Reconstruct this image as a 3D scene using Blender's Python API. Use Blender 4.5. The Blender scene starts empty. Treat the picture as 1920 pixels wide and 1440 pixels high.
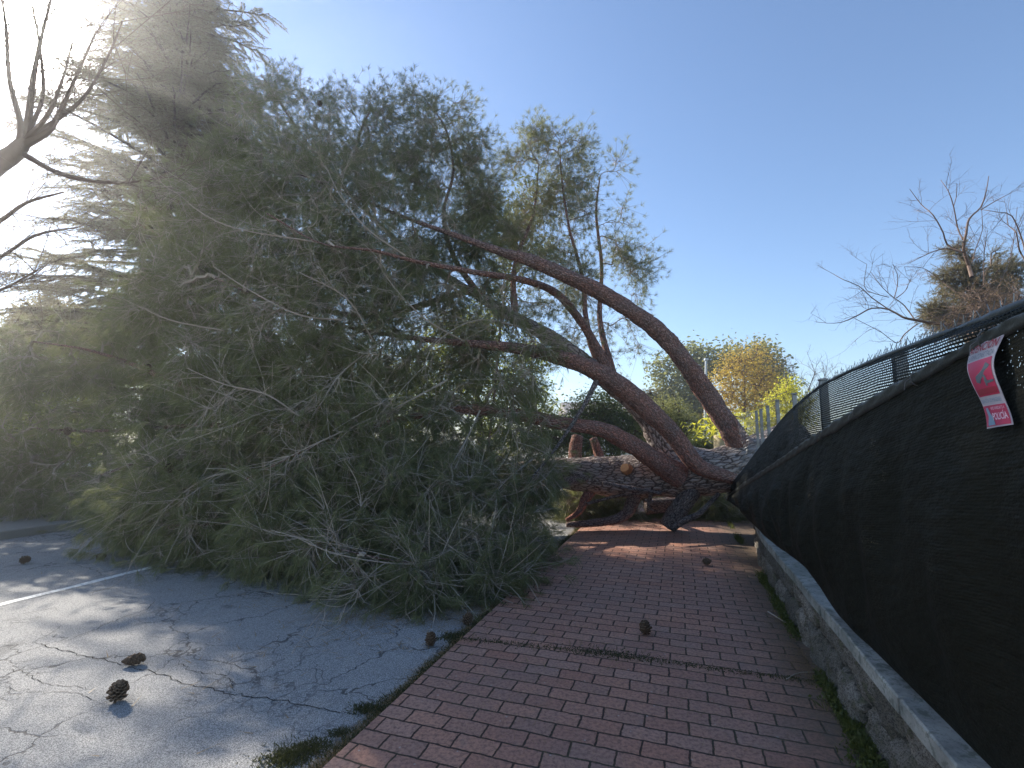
import bpy, math, random
import numpy as np
from mathutils import Vector
rng = np.random.default_rng(7)
random.seed(7)
SC = bpy.context.scene
COL = SC.collection

# ------------------------------------------------------------------ camera
F = 900.0
PITCH = math.atan(100 / F)
cam_d = bpy.data.cameras.new("camera")
cam = bpy.data.objects.new("camera", cam_d)
COL.objects.link(cam)
cam.location = (0, 0, 1.6)
cam.rotation_euler = (math.pi / 2 + PITCH, 0, 0)
cam_d.sensor_width = 36
cam_d.lens = F / 1920 * 36
cam_d.clip_start = 0.05
cam_d.clip_end = 3000
SC.camera = cam

# ------------------------------------------------------------------ light
SUN = Vector((-1.099, 1.0, 0.895)).normalized()
EL = math.asin(SUN.z)
AZ = math.atan2(SUN.x, SUN.y)
w = bpy.data.worlds.new("World")
SC.world = w
w.use_nodes = True
nt = w.node_tree
nt.nodes.clear()
sky = nt.nodes.new("ShaderNodeTexSky")
sky.sky_type = 'NISHITA'
sky.sun_disc = False
sky.sun_elevation = EL
sky.sun_rotation = AZ
sky.altitude = 600
sky.air_density = 1.0
sky.dust_density = 0.05
sky.ozone_density = 2.8
bg = nt.nodes.new("ShaderNodeBackground")
bg.inputs['Strength'].default_value = 0.083
out = nt.nodes.new("ShaderNodeOutputWorld")
nt.links.new(sky.outputs[0], bg.inputs[0])
# the sun itself with its aureole, seen in the sky
tc = nt.nodes.new("ShaderNodeTexCoord")
dt = nt.nodes.new("ShaderNodeVectorMath"); dt.operation = 'DOT_PRODUCT'
nm = nt.nodes.new("ShaderNodeVectorMath"); nm.operation = 'NORMALIZE'
nt.links.new(tc.outputs['Generated'], nm.inputs[0])
nt.links.new(nm.outputs[0], dt.inputs[0])
dt.inputs[1].default_value = SUN
def wmath(op, a, b=None):
    n = nt.nodes.new("ShaderNodeMath"); n.operation = op
    for i, v in enumerate((a, b)):
        if v is None: continue
        if isinstance(v, (int, float)): n.inputs[i].default_value = v
        else: nt.links.new(v, n.inputs[i])
    return n.outputs[0]
c0 = wmath('MAXIMUM', dt.outputs['Value'], 0.0)
disc = wmath('MULTIPLY', wmath('POWER', c0, 1500.0), 50.0)
halo = wmath('MULTIPLY', wmath('POWER', c0, 120.0), 0.30)
halo2 = wmath('MULTIPLY', wmath('POWER', c0, 9.0), 0.04)
sm = wmath('ADD', wmath('ADD', disc, halo), halo2)
bg2 = nt.nodes.new("ShaderNodeBackground")
bg2.inputs['Color'].default_value = (1, 0.95, 0.87, 1)
nt.links.new(sm, bg2.inputs['Strength'])
ad = nt.nodes.new("ShaderNodeAddShader")
nt.links.new(bg.outputs[0], ad.inputs[0]); nt.links.new(bg2.outputs[0], ad.inputs[1])
nt.links.new(ad.outputs[0], out.inputs['Surface'])

sun_d = bpy.data.lights.new("sun", 'SUN')
sun_d.energy = 3.4
sun_d.angle = math.radians(0.5)
sun_d.color = (1.0, 0.93, 0.82)
sun = bpy.data.objects.new("sun", sun_d)
COL.objects.link(sun)
sun.rotation_euler = (-SUN).to_track_quat('-Z', 'Y').to_euler()

SC.view_settings.view_transform = 'Standard'
SC.view_settings.look = 'None'
SC.view_settings.gamma = 1
SC.view_settings.exposure = 1.52
SC.cycles.max_bounces = 7
SC.cycles.diffuse_bounces = 4
SC.cycles.glossy_bounces = 2
SC.cycles.transmission_bounces = 5
SC.cycles.transparent_max_bounces = 14
SC.cycles.caustics_reflective = False
SC.cycles.caustics_refractive = False
SC.cycles.sample_clamp_indirect = 4

# ------------------------------------------------------------------ pixel -> point helpers
EYE = np.array([0, 0, 1.6])
def ray(px, py):
    cx = (px - 960) / F; cy = (720 - py) / F
    return np.array([cx, math.cos(PITCH) - cy * math.sin(PITCH), math.sin(PITCH) + cy * math.cos(PITCH)])
def at(px, py, Y):
    d = ray(px, py)
    return EYE + d * (Y / d[1])
def hit(px, py, z=0.0):
    d = ray(px, py)
    return EYE + d * ((z - 1.6) / d[2])
TANH = 0.3436
UU = np.array([0.32494, 0.94574, 0.0])      # along the footpath
NN = np.array([0.94574, -0.32494, 0.0])     # across it, to the right
def on_plane(px, py, X0):
    d = ray(px, py)
    t = X0 / (d[0] - TANH * d[1])
    return EYE + d * t
def pw(s, wv, z=0.0):                       # path coordinates to world
    return UU * s + NN * wv + np.array([0, 0, z])

# ------------------------------------------------------------------ mesh buffer
class MB:
    def __init__(s):
        s.v = []; s.q = []; s.t = []; s.bc = []; s.var = []; s.n = 0
    def add(s, v, q=None, t=None, bc=None, var=0.0):
        v = np.asarray(v, float).reshape(-1, 3)
        if q is not None and len(q): s.q.append(np.asarray(q, np.int64).reshape(-1, 4) + s.n)
        if t is not None and len(t): s.t.append(np.asarray(t, np.int64).reshape(-1, 3) + s.n)
        s.v.append(v)
        s.bc.append(v.copy() if bc is None else np.asarray(bc, float).reshape(-1, 3))
        s.var.append(np.broadcast_to(np.asarray(var, float).ravel() if np.ndim(var) else np.array([var]), (len(v),)) if np.ndim(var) == 0 or len(np.ravel(var)) == len(v) else np.full(len(v), 0.5))
        s.n += len(v)
    def build(s, name, mat, parent=None, smooth=False):
        v = np.concatenate(s.v); 
        if parent is not None:
            loc = np.array(parent_loc(parent)); v = v - loc
        q = np.concatenate(s.q) if s.q else np.zeros((0, 4), np.int64)
        t = np.concatenate(s.t) if s.t else np.zeros((0, 3), np.int64)
        me = bpy.data.meshes.new(name)
        me.vertices.add(len(v)); me.vertices.foreach_set('co', v.astype(np.float32).ravel())
        nl = q.size + t.size
        me.loops.add(nl); me.loops.foreach_set('vertex_index', np.concatenate([q.ravel(), t.ravel()]).astype(np.int32))
        npol = len(q) + len(t)
        me.polygons.add(npol)
        tot = np.concatenate([np.full(len(q), 4), np.full(len(t), 3)])
        st = np.concatenate([[0], np.cumsum(tot)[:-1]]) if npol else np.zeros(0)
        me.polygons.foreach_set('loop_start', st.astype(np.int32))
        try: me.polygons.foreach_set('loop_total', tot.astype(np.int32))
        except Exception: pass
        me.polygons.foreach_set('use_smooth', np.full(npol, smooth))
        a = me.attributes.new('bc', 'FLOAT_VECTOR', 'POINT'); a.data.foreach_set('vector', np.concatenate(s.bc).astype(np.float32).ravel())
        a = me.attributes.new('var', 'FLOAT', 'POINT'); a.data.foreach_set('value', np.concatenate(s.var).astype(np.float32).ravel())
        me.update(calc_edges=True)
        me.validate()
        o = bpy.data.objects.new(name, me); COL.objects.link(o)
        if mat: me.materials.append(mat)
        if parent is not None: o.parent = parent
        return o

def parent_loc(o):
    l = Vector((0, 0, 0))
    while o is not None:
        l += o.location; o = o.parent
    return l
def thing(name, label, cat, loc=(0, 0, 0), group=None):
    o = bpy.data.objects.new(name, None); COL.objects.link(o)
    o.location = [float(x) for x in loc]; o['label'] = label; o['category'] = cat
    o.empty_display_size = 0.1
    if group: o['group'] = group
    return o
def tag(o, label, cat, group=None):
    o['label'] = label; o['category'] = cat
    if group: o['group'] = group
    return o
def kind(o, k, label=None, cat=None):
    o['kind'] = k
    if label: o['label'] = label
    if cat: o['category'] = cat
    return o

def norm(a): return a / np.maximum(np.linalg.norm(a, axis=-1, keepdims=True), 1e-9)

def catmull(P, step=0.1, extra=None):
    """smooth polyline through P (K,3) with per-point scalars extra; resampled about every step."""
    P = np.asarray(P, float); E = None if extra is None else np.asarray(extra, float)
    Q = np.vstack([2 * P[0] - P[1], P, 2 * P[-1] - P[-2]])
    out, oe = [], []
    for i in range(len(P) - 1):
        p0, p1, p2, p3 = Q[i], Q[i + 1], Q[i + 2], Q[i + 3]
        n = max(2, int(np.linalg.norm(p2 - p1) / step))
        for k in range(n):
            t = k / n
            out.append(0.5 * ((2 * p1) + (-p0 + p2) * t + (2 * p0 - 5 * p1 + 4 * p2 - p3) * t * t + (-p0 + 3 * p1 - 3 * p2 + p3) * t ** 3))
            if E is not None: oe.append(E[i] * (1 - t) + E[i + 1] * t)
    out.append(P[-1])
    if E is not None: oe.append(E[-1]); return np.array(out), np.array(oe)
    return np.array(out)

def tubes(mb, P, R, sides=4, var=0.0, cap=False, lump=0.0):
    """P (N,K,3) R (N,K): N tubes of K rings."""
    P = np.asarray(P, float); R = np.asarray(R, float)
    if P.ndim == 2: P = P[None]; R = R[None]
    N, K, _ = P.shape
    T = norm(np.gradient(P, axis=1))
    up = np.tile(np.array([0.0, 0, 1]), (N, 1))
    bad = np.abs(T[:, 0, 2]) > 0.9
    up[bad] = (1, 0, 0)
    U = np.zeros_like(P)
    u = norm(np.cross(T[:, 0], up)); U[:, 0] = u
    for k in range(1, K):
        u = norm(u - T[:, k] * np.sum(u * T[:, k], -1, keepdims=True)); U[:, k] = u
    W = np.cross(T, U)
    th = np.arange(sides) * 2 * math.pi / sides
    c, s_ = np.cos(th), np.sin(th)
    RR = R[:, :, None] * np.ones(sides)
    if lump > 0:
        L0 = np.concatenate([np.zeros((N, 1)), np.cumsum(np.linalg.norm(np.diff(P, axis=1), axis=2), 1)], 1)
        ph = rng.uniform(0, 6.28, 6)
        z = L0[:, :, None]
        RR = RR * (1 + lump * (0.5 * np.sin(z * 5 + 2 * th + ph[0]) + 0.35 * np.sin(z * 11 + 3 * th + ph[1]) + 0.3 * np.sin(z * 19 - 2 * th + ph[2]) + 0.35 * np.sin(z * 3.1 + th + ph[3])) + lump * 0.25 * rng.standard_normal(RR.shape))
    V = P[:, :, None, :] + RR[..., None] * (U[:, :, None, :] * c[:, None] + W[:, :, None, :] * s_[:, None])
    L = np.concatenate([np.zeros((N, 1)), np.cumsum(np.linalg.norm(np.diff(P, axis=1), axis=2), 1)], 1)
    off = rng.uniform(0, 50, (N, 1, 1))
    BC = np.stack([R[:, :, None] * c, R[:, :, None] * s_, L[:, :, None] + off + 0 * c], -1)
    idx = np.arange(N * K * sides).reshape(N, K, sides)
    a = idx[:, :-1]; b = idx[:, 1:]
    q = np.stack([a, np.roll(a, -1, 2), np.roll(b, -1, 2), b], -1).reshape(-1, 4)
    va = np.broadcast_to(np.asarray(var, float).reshape(-1, 1, 1) if np.ndim(var) == 1 and len(var) == N else np.asarray(var, float)[None, :, None] if np.ndim(var) == 1 else np.asarray(var, float), (N, K, sides)).ravel()
    t = []
    if cap:
        nn = N * K * sides
        cc = np.concatenate([P[:, 0], P[:, -1]]); 
        V2 = np.concatenate([V.reshape(-1, 3), cc]); BC2 = np.concatenate([BC.reshape(-1, 3), np.concatenate([BC[:, 0, 0], BC[:, -1, 0]])])
        for i in range(N):
            for k in range(sides):
                k2 = (k + 1) % sides
                t.append((idx[i, 0, k2], idx[i, 0, k], nn + i)); t.append((idx[i, -1, k], idx[i, -1, k2], nn + N + i))
        mb.add(V2, q, t, BC2, np.concatenate([va, np.zeros(2 * N)]))
    else:
        mb.add(V.reshape(-1, 3), q, None, BC.reshape(-1, 3), va)

def needles(mb, C, D, n, L, wd, spread=0.55, droop=0.25, back=0.12, var=None, two=False):
    """tufts of needles round shoots at C (N,3) pointing D (N,3)."""
    N = len(C)
    if N == 0: return
    c = np.repeat(C, n, 0); d = np.repeat(D, n, 0)
    r = rng.standard_normal(c.shape)
    r = norm(r - d * np.sum(r * d, -1, keepdims=True))
    sp = spread * (0.5 + rng.random((len(c), 1)))
    dd = norm(d + r * sp * 1.4 + np.array([0, 0, -1.0]) * droop * rng.random((len(c), 1)))
    base = c - d * (rng.random((len(c), 1)) * back)
    ll = L * (0.7 + 0.5 * rng.random((len(c), 1)))
    tip = base + dd * ll
    side = norm(np.cross(dd, rng.standard_normal(c.shape))) * wd * 0.5
    vv = np.repeat(rng.random(N) if var is None else var, n)
    if two:
        mid = base + dd * ll * 0.55
        d2 = norm(dd + np.array([0, 0, -1.0]) * droop * 1.3)
        tip = mid + d2 * ll * 0.45
        V = np.stack([base - side, base + side, mid + side * 0.9, mid - side * 0.9, tip], 1).reshape(-1, 3)
        i = np.arange(len(c))[:, None] * 5
        mb.add(V, i + np.array([0, 1, 2, 3]), i + np.array([3, 2, 4]), V, np.repeat(vv, 5))
    else:
        V = np.stack([base - side, base + side, tip], 1).reshape(-1, 3)
        i = np.arange(len(c))[:, None] * 3
        mb.add(V, None, i + np.array([0, 1, 2]), V, np.repeat(vv, 3))

def leaves(mb, C, size, aspect=0.55, var=None, flat=0.3):
    """one rhombic leaf at each C."""
    N = len(C)
    d = norm(rng.standard_normal((N, 3)) * np.array([1, 1, 1 - flat]))
    s = norm(np.cross(d, rng.standard_normal((N, 3))))
    L = size * (0.6 + 0.8 * rng.random((N, 1)))
    nrm = np.cross(d, s)
    V = np.stack([C - d * L * .5, C + s * L * aspect * .5 + nrm * L * .08, C + d * L * .5, C - s * L * aspect * .5 + nrm * L * .08], 1).reshape(-1, 3)
    i = np.arange(N)[:, None] * 4
    vv = rng.random(N) if var is None else var
    mb.add(V, i + np.array([0, 1, 2, 3]), None, V, np.repeat(vv, 4))

def box(mb, c, s, rot=0.0, var=0.0, bev=0.0):
    """box centre c, size s, turned rot about z; optional chamfer on all vertical and top edges."""
    x, y, z = [a / 2 for a in s]
    if bev <= 0:
        V = np.array([[i * x, j * y, k * z] for k in (-1, 1) for i, j in ((-1, -1), (1, -1), (1, 1), (-1, 1))], float)
        q = [(3, 2, 1, 0), (4, 5, 6, 7), (0, 1, 5, 4), (1, 2, 6, 5), (2, 3, 7, 6), (3, 0, 4, 7)]
    else:
        V = []
        for k, (ins) in ((-z, bev), (-z + bev, 0), (z - bev, 0), (z, bev)):
            for i, j in ((-1, -1), (1, -1), (1, 1), (-1, 1)):
                V.append([i * (x - ins), j * (y - ins), k])
        V = np.array(V, float); q = [(3, 2, 1, 0), (12, 13, 14, 15)]
        for r in range(3):
            for m in range(4): q.append((r * 4 + m, r * 4 + (m + 1) % 4, r * 4 + 4 + (m + 1) % 4, r * 4 + 4 + m))
    ca, sa = math.cos(rot), math.sin(rot)
    bc = V.copy() + rng.uniform(0, 9, 3)
    V = np.stack([V[:, 0] * ca - V[:, 1] * sa, V[:, 0] * sa + V[:, 1] * ca, V[:, 2]], 1) + np.array(c)
    mb.add(V, q, None, bc, var)

def grid(mb, V, var=0.0, bc=None):
    """V (A,B,3) surface"""
    A, B, _ = V.shape
    i = np.arange(A * B).reshape(A, B)
    q = np.stack([i[:-1, :-1], i[1:, :-1], i[1:, 1:], i[:-1, 1:]], -1).reshape(-1, 4)
    mb.add(V.reshape(-1, 3), q, None, None if bc is None else bc.reshape(-1, 3), var)

# ------------------------------------------------------------------ materials
class NT:
    def __init__(s, name):
        s.m = bpy.data.materials.new(name); s.m.use_nodes = True
        s.t = s.m.node_tree; s.t.nodes.clear()
        s.out = s.t.nodes.new("ShaderNodeOutputMaterial")
    def n(s, typ, **k):
        x = s.t.nodes.new(typ)
        for a, v in k.items(): setattr(x, a, v)
        return x
    def l(s, a, b): s.t.links.new(a, b)
    def set(s, sock, v):
        if hasattr(v, 'is_linked') or hasattr(v, 'links'): s.l(v, sock)
        else:
            if isinstance(v, (tuple, list)) and len(v) == 3 and sock.type == 'RGBA': v = (*v, 1)
            sock.default_value = v
    def math(s, op, a, b=0.0, c=0.0, clamp=False):
        x = s.n("ShaderNodeMath", operation=op); x.use_clamp = clamp
        s.set(x.inputs[0], a); s.set(x.inputs[1], b); s.set(x.inputs[2], c); return x.outputs[0]
    def mix(s, f, a, b, mode='MIX'):
        x = s.n("ShaderNodeMix", data_type='RGBA', blend_type=mode)
        s.set(x.inputs[0], f); s.set(x.inputs[6], a); s.set(x.inputs[7], b); return x.outputs[2]
    def ramp(s, f, pts):
        x = s.n("ShaderNodeValToRGB"); e = x.color_ramp.elements
        while len(e) < len(pts): e.new(0.5)
        for i, (p, c) in enumerate(pts):
            e[i].position = p
            if isinstance(c, (int, float)): c = (c, c, c)
            e[i].color = (*c, 1)
        s.l(f, x.inputs[0]); return x.outputs[0]
    def step(s, f, lo, hi):
        x = s.n("ShaderNodeMapRange"); x.interpolation_type = 'SMOOTHSTEP'
        s.set(x.inputs[0], f); x.inputs[1].default_value = lo; x.inputs[2].default_value = hi; return x.outputs[0]
    def obj(s): return s.n("ShaderNodeTexCoord").outputs['Object']
    def att(s, name, o='Vector'): return s.n("ShaderNodeAttribute", attribute_name=name).outputs[o]
    def var(s): return s.att('var', 'Fac')
    def vmap(s, v, scale=(1, 1, 1), rot=(0, 0, 0), loc=(0, 0, 0)):
        x = s.n("ShaderNodeMapping"); s.l(v, x.inputs[0]); x.inputs['Scale'].default_value = scale
        x.inputs['Rotation'].default_value = rot; x.inputs['Location'].default_value = loc; return x.outputs[0]
    def noise(s, v, scale, detail=4, rough=0.6, o=0):
        x = s.n("ShaderNodeTexNoise"); s.l(v, x.inputs['Vector']); x.inputs['Scale'].default_value = scale
        x.inputs['Detail'].default_value = detail; x.inputs['Roughness'].default_value = rough; return x.outputs[o]
    def voro(s, v, scale, feature='F1', o=0, rnd=1.0):
        x = s.n("ShaderNodeTexVoronoi", feature=feature); s.l(v, x.inputs['Vector']); x.inputs['Scale'].default_value = scale
        x.inputs['Randomness'].default_value = rnd; return x.outputs[o]
    def warp(s, v, scale, amt):
        nz = s.noise(v, scale, 3, 0.6, 1)
        a = s.n("ShaderNodeVectorMath", operation='SUBTRACT'); s.l(nz, a.inputs[0]); a.inputs[1].default_value = (.5, .5, .5)
        b = s.n("ShaderNodeVectorMath", operation='SCALE'); s.l(a.outputs[0], b.inputs[0]); b.inputs['Scale'].default_value = amt
        c = s.n("ShaderNodeVectorMath", operation='ADD'); s.l(v, c.inputs[0]); s.l(b.outputs[0], c.inputs[1]); return c.outputs[0]
    def bump(s, h, strength=0.5, dist=0.01, prev=None):
        x = s.n("ShaderNodeBump"); s.l(h, x.inputs['Height']); x.inputs['Strength'].default_value = strength
        x.inputs['Distance'].default_value = dist
        if prev is not None: s.l(prev, x.inputs['Normal'])
        return x.outputs[0]
    def bsdf(s, color, rough=0.8, normal=None, spec=0.3, metal=0.0):
        x = s.n("ShaderNodeBsdfPrincipled"); s.set(x.inputs['Base Color'], color); s.set(x.inputs['Roughness'], rough)
        x.inputs['Specular IOR Level'].default_value = spec; x.inputs['Metallic'].default_value = metal
        if normal is not None: s.l(normal, x.inputs['Normal'])
        return x.outputs[0]
    def done(s, sh): s.l(sh, s.out.inputs['Surface']); return s.m

def leaf_mat(name, c1, c2, trans, tw=0.4, rough=0.5, spec=0.3):
    t = NT(name); v = t.var()
    col = t.mix(v, c1, c2)
    nz = t.noise(t.obj(), 0.9, 2); col = t.mix(t.math('MULTIPLY', nz, 0.6), col, t.mix(0.5, c1, (c2[0] * 1.3, c2[1] * 1.2, c2[2] * .9)))
    b = t.bsdf(col, rough, spec=spec)
    tr = t.n("ShaderNodeBsdfTranslucent"); t.set(tr.inputs[0], t.mix(0.5, col, trans) if tw < 0.5 else trans)
    m = t.n("ShaderNodeMixShader"); m.inputs[0].default_value = tw
    t.l(b, m.inputs[1]); t.l(tr.outputs[0], m.inputs[2])
    return t.done(m.outputs[0])

def bark_mat(name, grey, red, scale=(26, 26, 7), bump=1.0, crack=1.0):
    t = NT(name); bc = t.att('bc'); v = t.var()
    wv = t.warp(bc, 14, 0.05)
    m = t.vmap(wv, scale)
    e = t.voro(m, 1.0, 'DISTANCE_TO_EDGE'); cell = t.voro(m, 1.0, 'F1', 1)
    n1 = t.noise(bc, 30, 5, 0.7); n2 = t.noise(bc, 4, 3)
    sel = t.math('ADD', v, t.math('MULTIPLY', t.math('SUBTRACT', n2, 0.5), 1.2), clamp=True)
    col = t.mix(sel, grey, red)
    hsv = t.n("ShaderNodeSeparateColor"); t.l(cell, hsv.inputs[0])
    col = t.mix(t.math('MULTIPLY', hsv.outputs[0], 0.3), col, t.mix(0.5, col, (grey[0] * 1.7, grey[1] * 1.6, grey[2] * 1.6)))
    col = t.mix(t.math('MULTIPLY', n1, 0.35), col, (0.05, 0.035, 0.03))
    st = t.noise(t.vmap(wv, (30, 30, 5)), 1.0, 5, 0.7); col = t.mix(t.math('MULTIPLY', t.step(st, 0.46, 0.62), 0.85), col, t.mix(0.6, grey, (0.16, 0.10, 0.08)))
    cr = t.math('MAXIMUM', t.step(e, 0.0, 0.16), 1.0 - crack)
    col = t.mix(cr, t.mix(v, (0.035, 0.028, 0.025), (0.17, 0.075, 0.055)), col)
    h = t.math('ADD', t.math('MULTIPLY', t.step(e, 0.0, 0.3), 0.8), t.math('MULTIPLY', n1, 0.5))
    return t.done(t.bsdf(col, 0.9, t.bump(h, bump, 0.02), 0.15))

M = {}
M['pine_bark'] = bark_mat('pine_bark', (0.33, 0.29, 0.27), (0.62, 0.235, 0.15), (40, 40, 13), 1.0, 0.9)
M['trunk_bark'] = bark_mat('trunk_bark', (0.47, 0.42, 0.39), (0.50, 0.27, 0.20), (19, 19, 5.5), 1.0, 0.85)
M['dark_bark'] = bark_mat('dark_bark', (0.11, 0.085, 0.07), (0.13, 0.075, 0.05), (20, 20, 6), 0.6)
t = NT('twig_bark'); col = t.mix(t.var(), (0.28, 0.22, 0.17), (0.56, 0.47, 0.39)); M['twig'] = t.done(t.bsdf(col, 0.85, None, 0.2))
t = NT('bare_twig'); col = t.mix(t.var(), (0.13, 0.085, 0.07), (0.22, 0.16, 0.12)); M['bare_twig'] = t.done(t.bsdf(col, 0.85, None, 0.2))
M['needles'] = leaf_mat('pine_needles', (0.095, 0.110, 0.055), (0.26, 0.265, 0.13), (0.44, 0.46, 0.18), 0.42, 0.5, 0.3)
M['cedar'] = leaf_mat('cedar_foliage', (0.12, 0.115, 0.07), (0.21, 0.18, 0.105), (0.38, 0.34, 0.16), 0.45)
M['olive'] = leaf_mat('olive_foliage', (0.05, 0.075, 0.03), (0.12, 0.13, 0.05), (0.25, 0.30, 0.07), 0.4)
M['oak'] = leaf_mat('oak_foliage', (0.09, 0.11, 0.04), (0.24, 0.23, 0.09), (0.50, 0.50, 0.14), 0.42)
M['lime'] = leaf_mat('lime_foliage', (0.09, 0.12, 0.03), (0.18, 0.20, 0.05), (0.42, 0.46, 0.09), 0.5)
M['gold'] = leaf_mat('gold_foliage', (0.34, 0.20, 0.05), (0.52, 0.40, 0.07), (0.80, 0.60, 0.10), 0.45)
M['yellow'] = leaf_mat('yellow_foliage', (0.28, 0.28, 0.03), (0.45, 0.42, 0.05), (0.75, 0.72, 0.08), 0.5)
M['dry'] = leaf_mat('dry_needles', (0.20, 0.12, 0.06), (0.34, 0.24, 0.12), (0.4, 0.28, 0.12), 0.3)
M['ochre'] = leaf_mat('ochre_foliage', (0.13, 0.11, 0.035), (0.20, 0.15, 0.05), (0.34, 0.28, 0.07), 0.35)
M['mossy'] = leaf_mat('moss_blades', (0.035, 0.045, 0.018), (0.10, 0.095, 0.04), (0.14, 0.16, 0.04), 0.25)
M['weed'] = leaf_mat('weed_leaves', (0.045, 0.065, 0.02), (0.13, 0.14, 0.045), (0.30, 0.36, 0.06), 0.35)
M['grass'] = leaf_mat('grass', (0.05, 0.08, 0.025), (0.12, 0.16, 0.04), (0.3, 0.42, 0.06), 0.4)

# ------------------------------------------------------------------ ground, road, footpath
def sheet(name, pts, z, mat, n=(2, 2)):
    me = bpy.data.meshes.new(name); me.from_pydata([(p[0], p[1], z) for p in pts], [], [tuple(range(len(pts)))])
    o = bpy.data.objects.new(name, me); COL.objects.link(o); me.materials.append(mat); return o

t = NT('soil'); o_ = t.obj(); n1 = t.noise(o_, 1.3, 6); n2 = t.noise(o_, 25, 4)
col = t.mix(n1, (0.10, 0.095, 0.05), (0.20, 0.16, 0.10)); col = t.mix(t.math('MULTIPLY', n2, 0.5), col, (0.05, 0.06, 0.03))
M['soil'] = t.done(t.bsdf(col, 0.95, t.bump(n2, 0.6, 0.03), 0.1))
kind(sheet('ground', [(-150, -20), (150, -20), (150, 280), (-150, 280)], -0.10, M['soil']), 'structure')

t = NT('asphalt'); o_ = t.obj()
sp = t.noise(o_, 190, 3, 0.75); sp2 = t.voro(o_, 240, 'F1'); big = t.noise(o_, 0.7, 5, 0.6); mid = t.noise(o_, 6, 4)
col = t.mix(big, (0.31, 0.305, 0.30), (0.43, 0.415, 0.40))
col = t.mix(t.math('MULTIPLY', t.step(mid, 0.35, 0.7), 0.25), col, (0.52, 0.50, 0.47))
col = t.mix(t.step(sp, 0.40, 0.62), t.mix(0.75, col, (0.06, 0.06, 0.065)), t.mix(0.45, col, (0.70, 0.69, 0.66)))
st = t.noise(t.vmap(o_, (1, 1, 1), loc=(3.1, 7.7, 0)), 1.6, 2)
col = t.mix(t.math('MULTIPLY', t.step(st, 0.64, 0.72), 0.45), col, (0.07, 0.07, 0.07))
wv = t.warp(o_, 2.6, 0.45); wv = t.warp(wv, 14, 0.07)
e = t.voro(wv, 1.15, 'DISTANCE_TO_EDGE'); e2 = t.voro(wv, 3.6, 'DISTANCE_TO_EDGE')
mk = t.step(t.noise(t.vmap(o_, loc=(9, 2, 0)), 0.55, 2), 0.40, 0.52)
mk2 = t.step(t.noise(t.vmap(o_, loc=(1, 5, 0)), 0.8, 2), 0.50, 0.62)
k1 = t.math('MULTIPLY', t.math('SUBTRACT', 1.0, t.step(e, 0.003, 0.011)), mk)
k2 = t.math('MULTIPLY', t.math('SUBTRACT', 1.0, t.step(e2, 0.006, 0.03)), t.math('MULTIPLY', mk2, 0.75))
kk = t.math('MAXIMUM', k1, k2)
col = t.mix(t.math('MULTIPLY', kk, 0.75), col, (0.05, 0.045, 0.045))
h = t.math('SUBTRACT', t.math('ADD', t.math('MULTIPLY', sp, 0.5), t.math('MULTIPLY', sp2, 0.6)), t.math('MULTIPLY', kk, 1.5))
M['asphalt'] = t.done(t.bsdf(col, 0.85, t.bump(h, 0.7, 0.006), 0.3))
ROADZ = -0.035
LW = -1.703
CAPW = 0.851
def wc(s_): return 0.024 * np.maximum(np.asarray(s_, float) - 5.5, 0) ** 2
rp = [pw(-20, LW + 0.02), pw(60, LW + 0.02), pw(60, -10.3), pw(-20, -10.3)]
kind(sheet('road', rp, ROADZ, M['asphalt']), 'structure')
# opposite pavement and kerb
t = NT('kerb_stone'); o_ = t.obj(); n1 = t.noise(o_, 3, 5); n2 = t.noise(o_, 60, 3)
M['kerb'] = t.done(t.bsdf(t.mix(n2, t.mix(n1, (0.22, 0.21, 0.19), (0.36, 0.34, 0.31)), (0.2, 0.19, 0.17)), 0.85, t.bump(n2, 0.4, 0.004), 0.2))
mb = MB(); c = pw(20, -10.42, -0.02); box(mb, c, (0.2, 80, 0.24), -math.atan(TANH), bev=0.015)
kind(mb.build('kerb', M['kerb']), 'structure')
kind(sheet('pavement', [pw(-20, -10.5), pw(60, -10.5), pw(60, -12.6), pw(-20, -12.6)], 0.085, M['kerb']), 'structure')

t = NT('road_paint'); o_ = t.obj(); n1 = t.noise(o_, 40, 4, 0.7); n2 = t.noise(o_, 5, 3)
M['paint'] = t.done(t.bsdf(t.mix(t.step(t.math('ADD', n1, t.math('MULTIPLY', n2, .5)), 0.72, 0.92), (0.8, 0.8, 0.77), (0.45, 0.45, 0.45)), 0.7, t.bump(n1, .4, .003), 0.3))
mb = MB()
ss = np.arange(-6, 40, 0.15)
wL = -6.40 + 0.008 * np.sin(ss * 9) + 0.006 * rng.standard_normal(len(ss)); wR = -6.30 + 0.006 * rng.standard_normal(len(ss))
V = np.stack([np.array([pw(s, a, ROADZ + 0.004) for s, a in zip(ss, wL)]), np.array([pw(s, a, ROADZ + 0.004) for s, a in zip(ss, wR)])], 1)
grid(mb, V); kind(mb.build('road_marking', M['paint']), 'structure')

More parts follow.
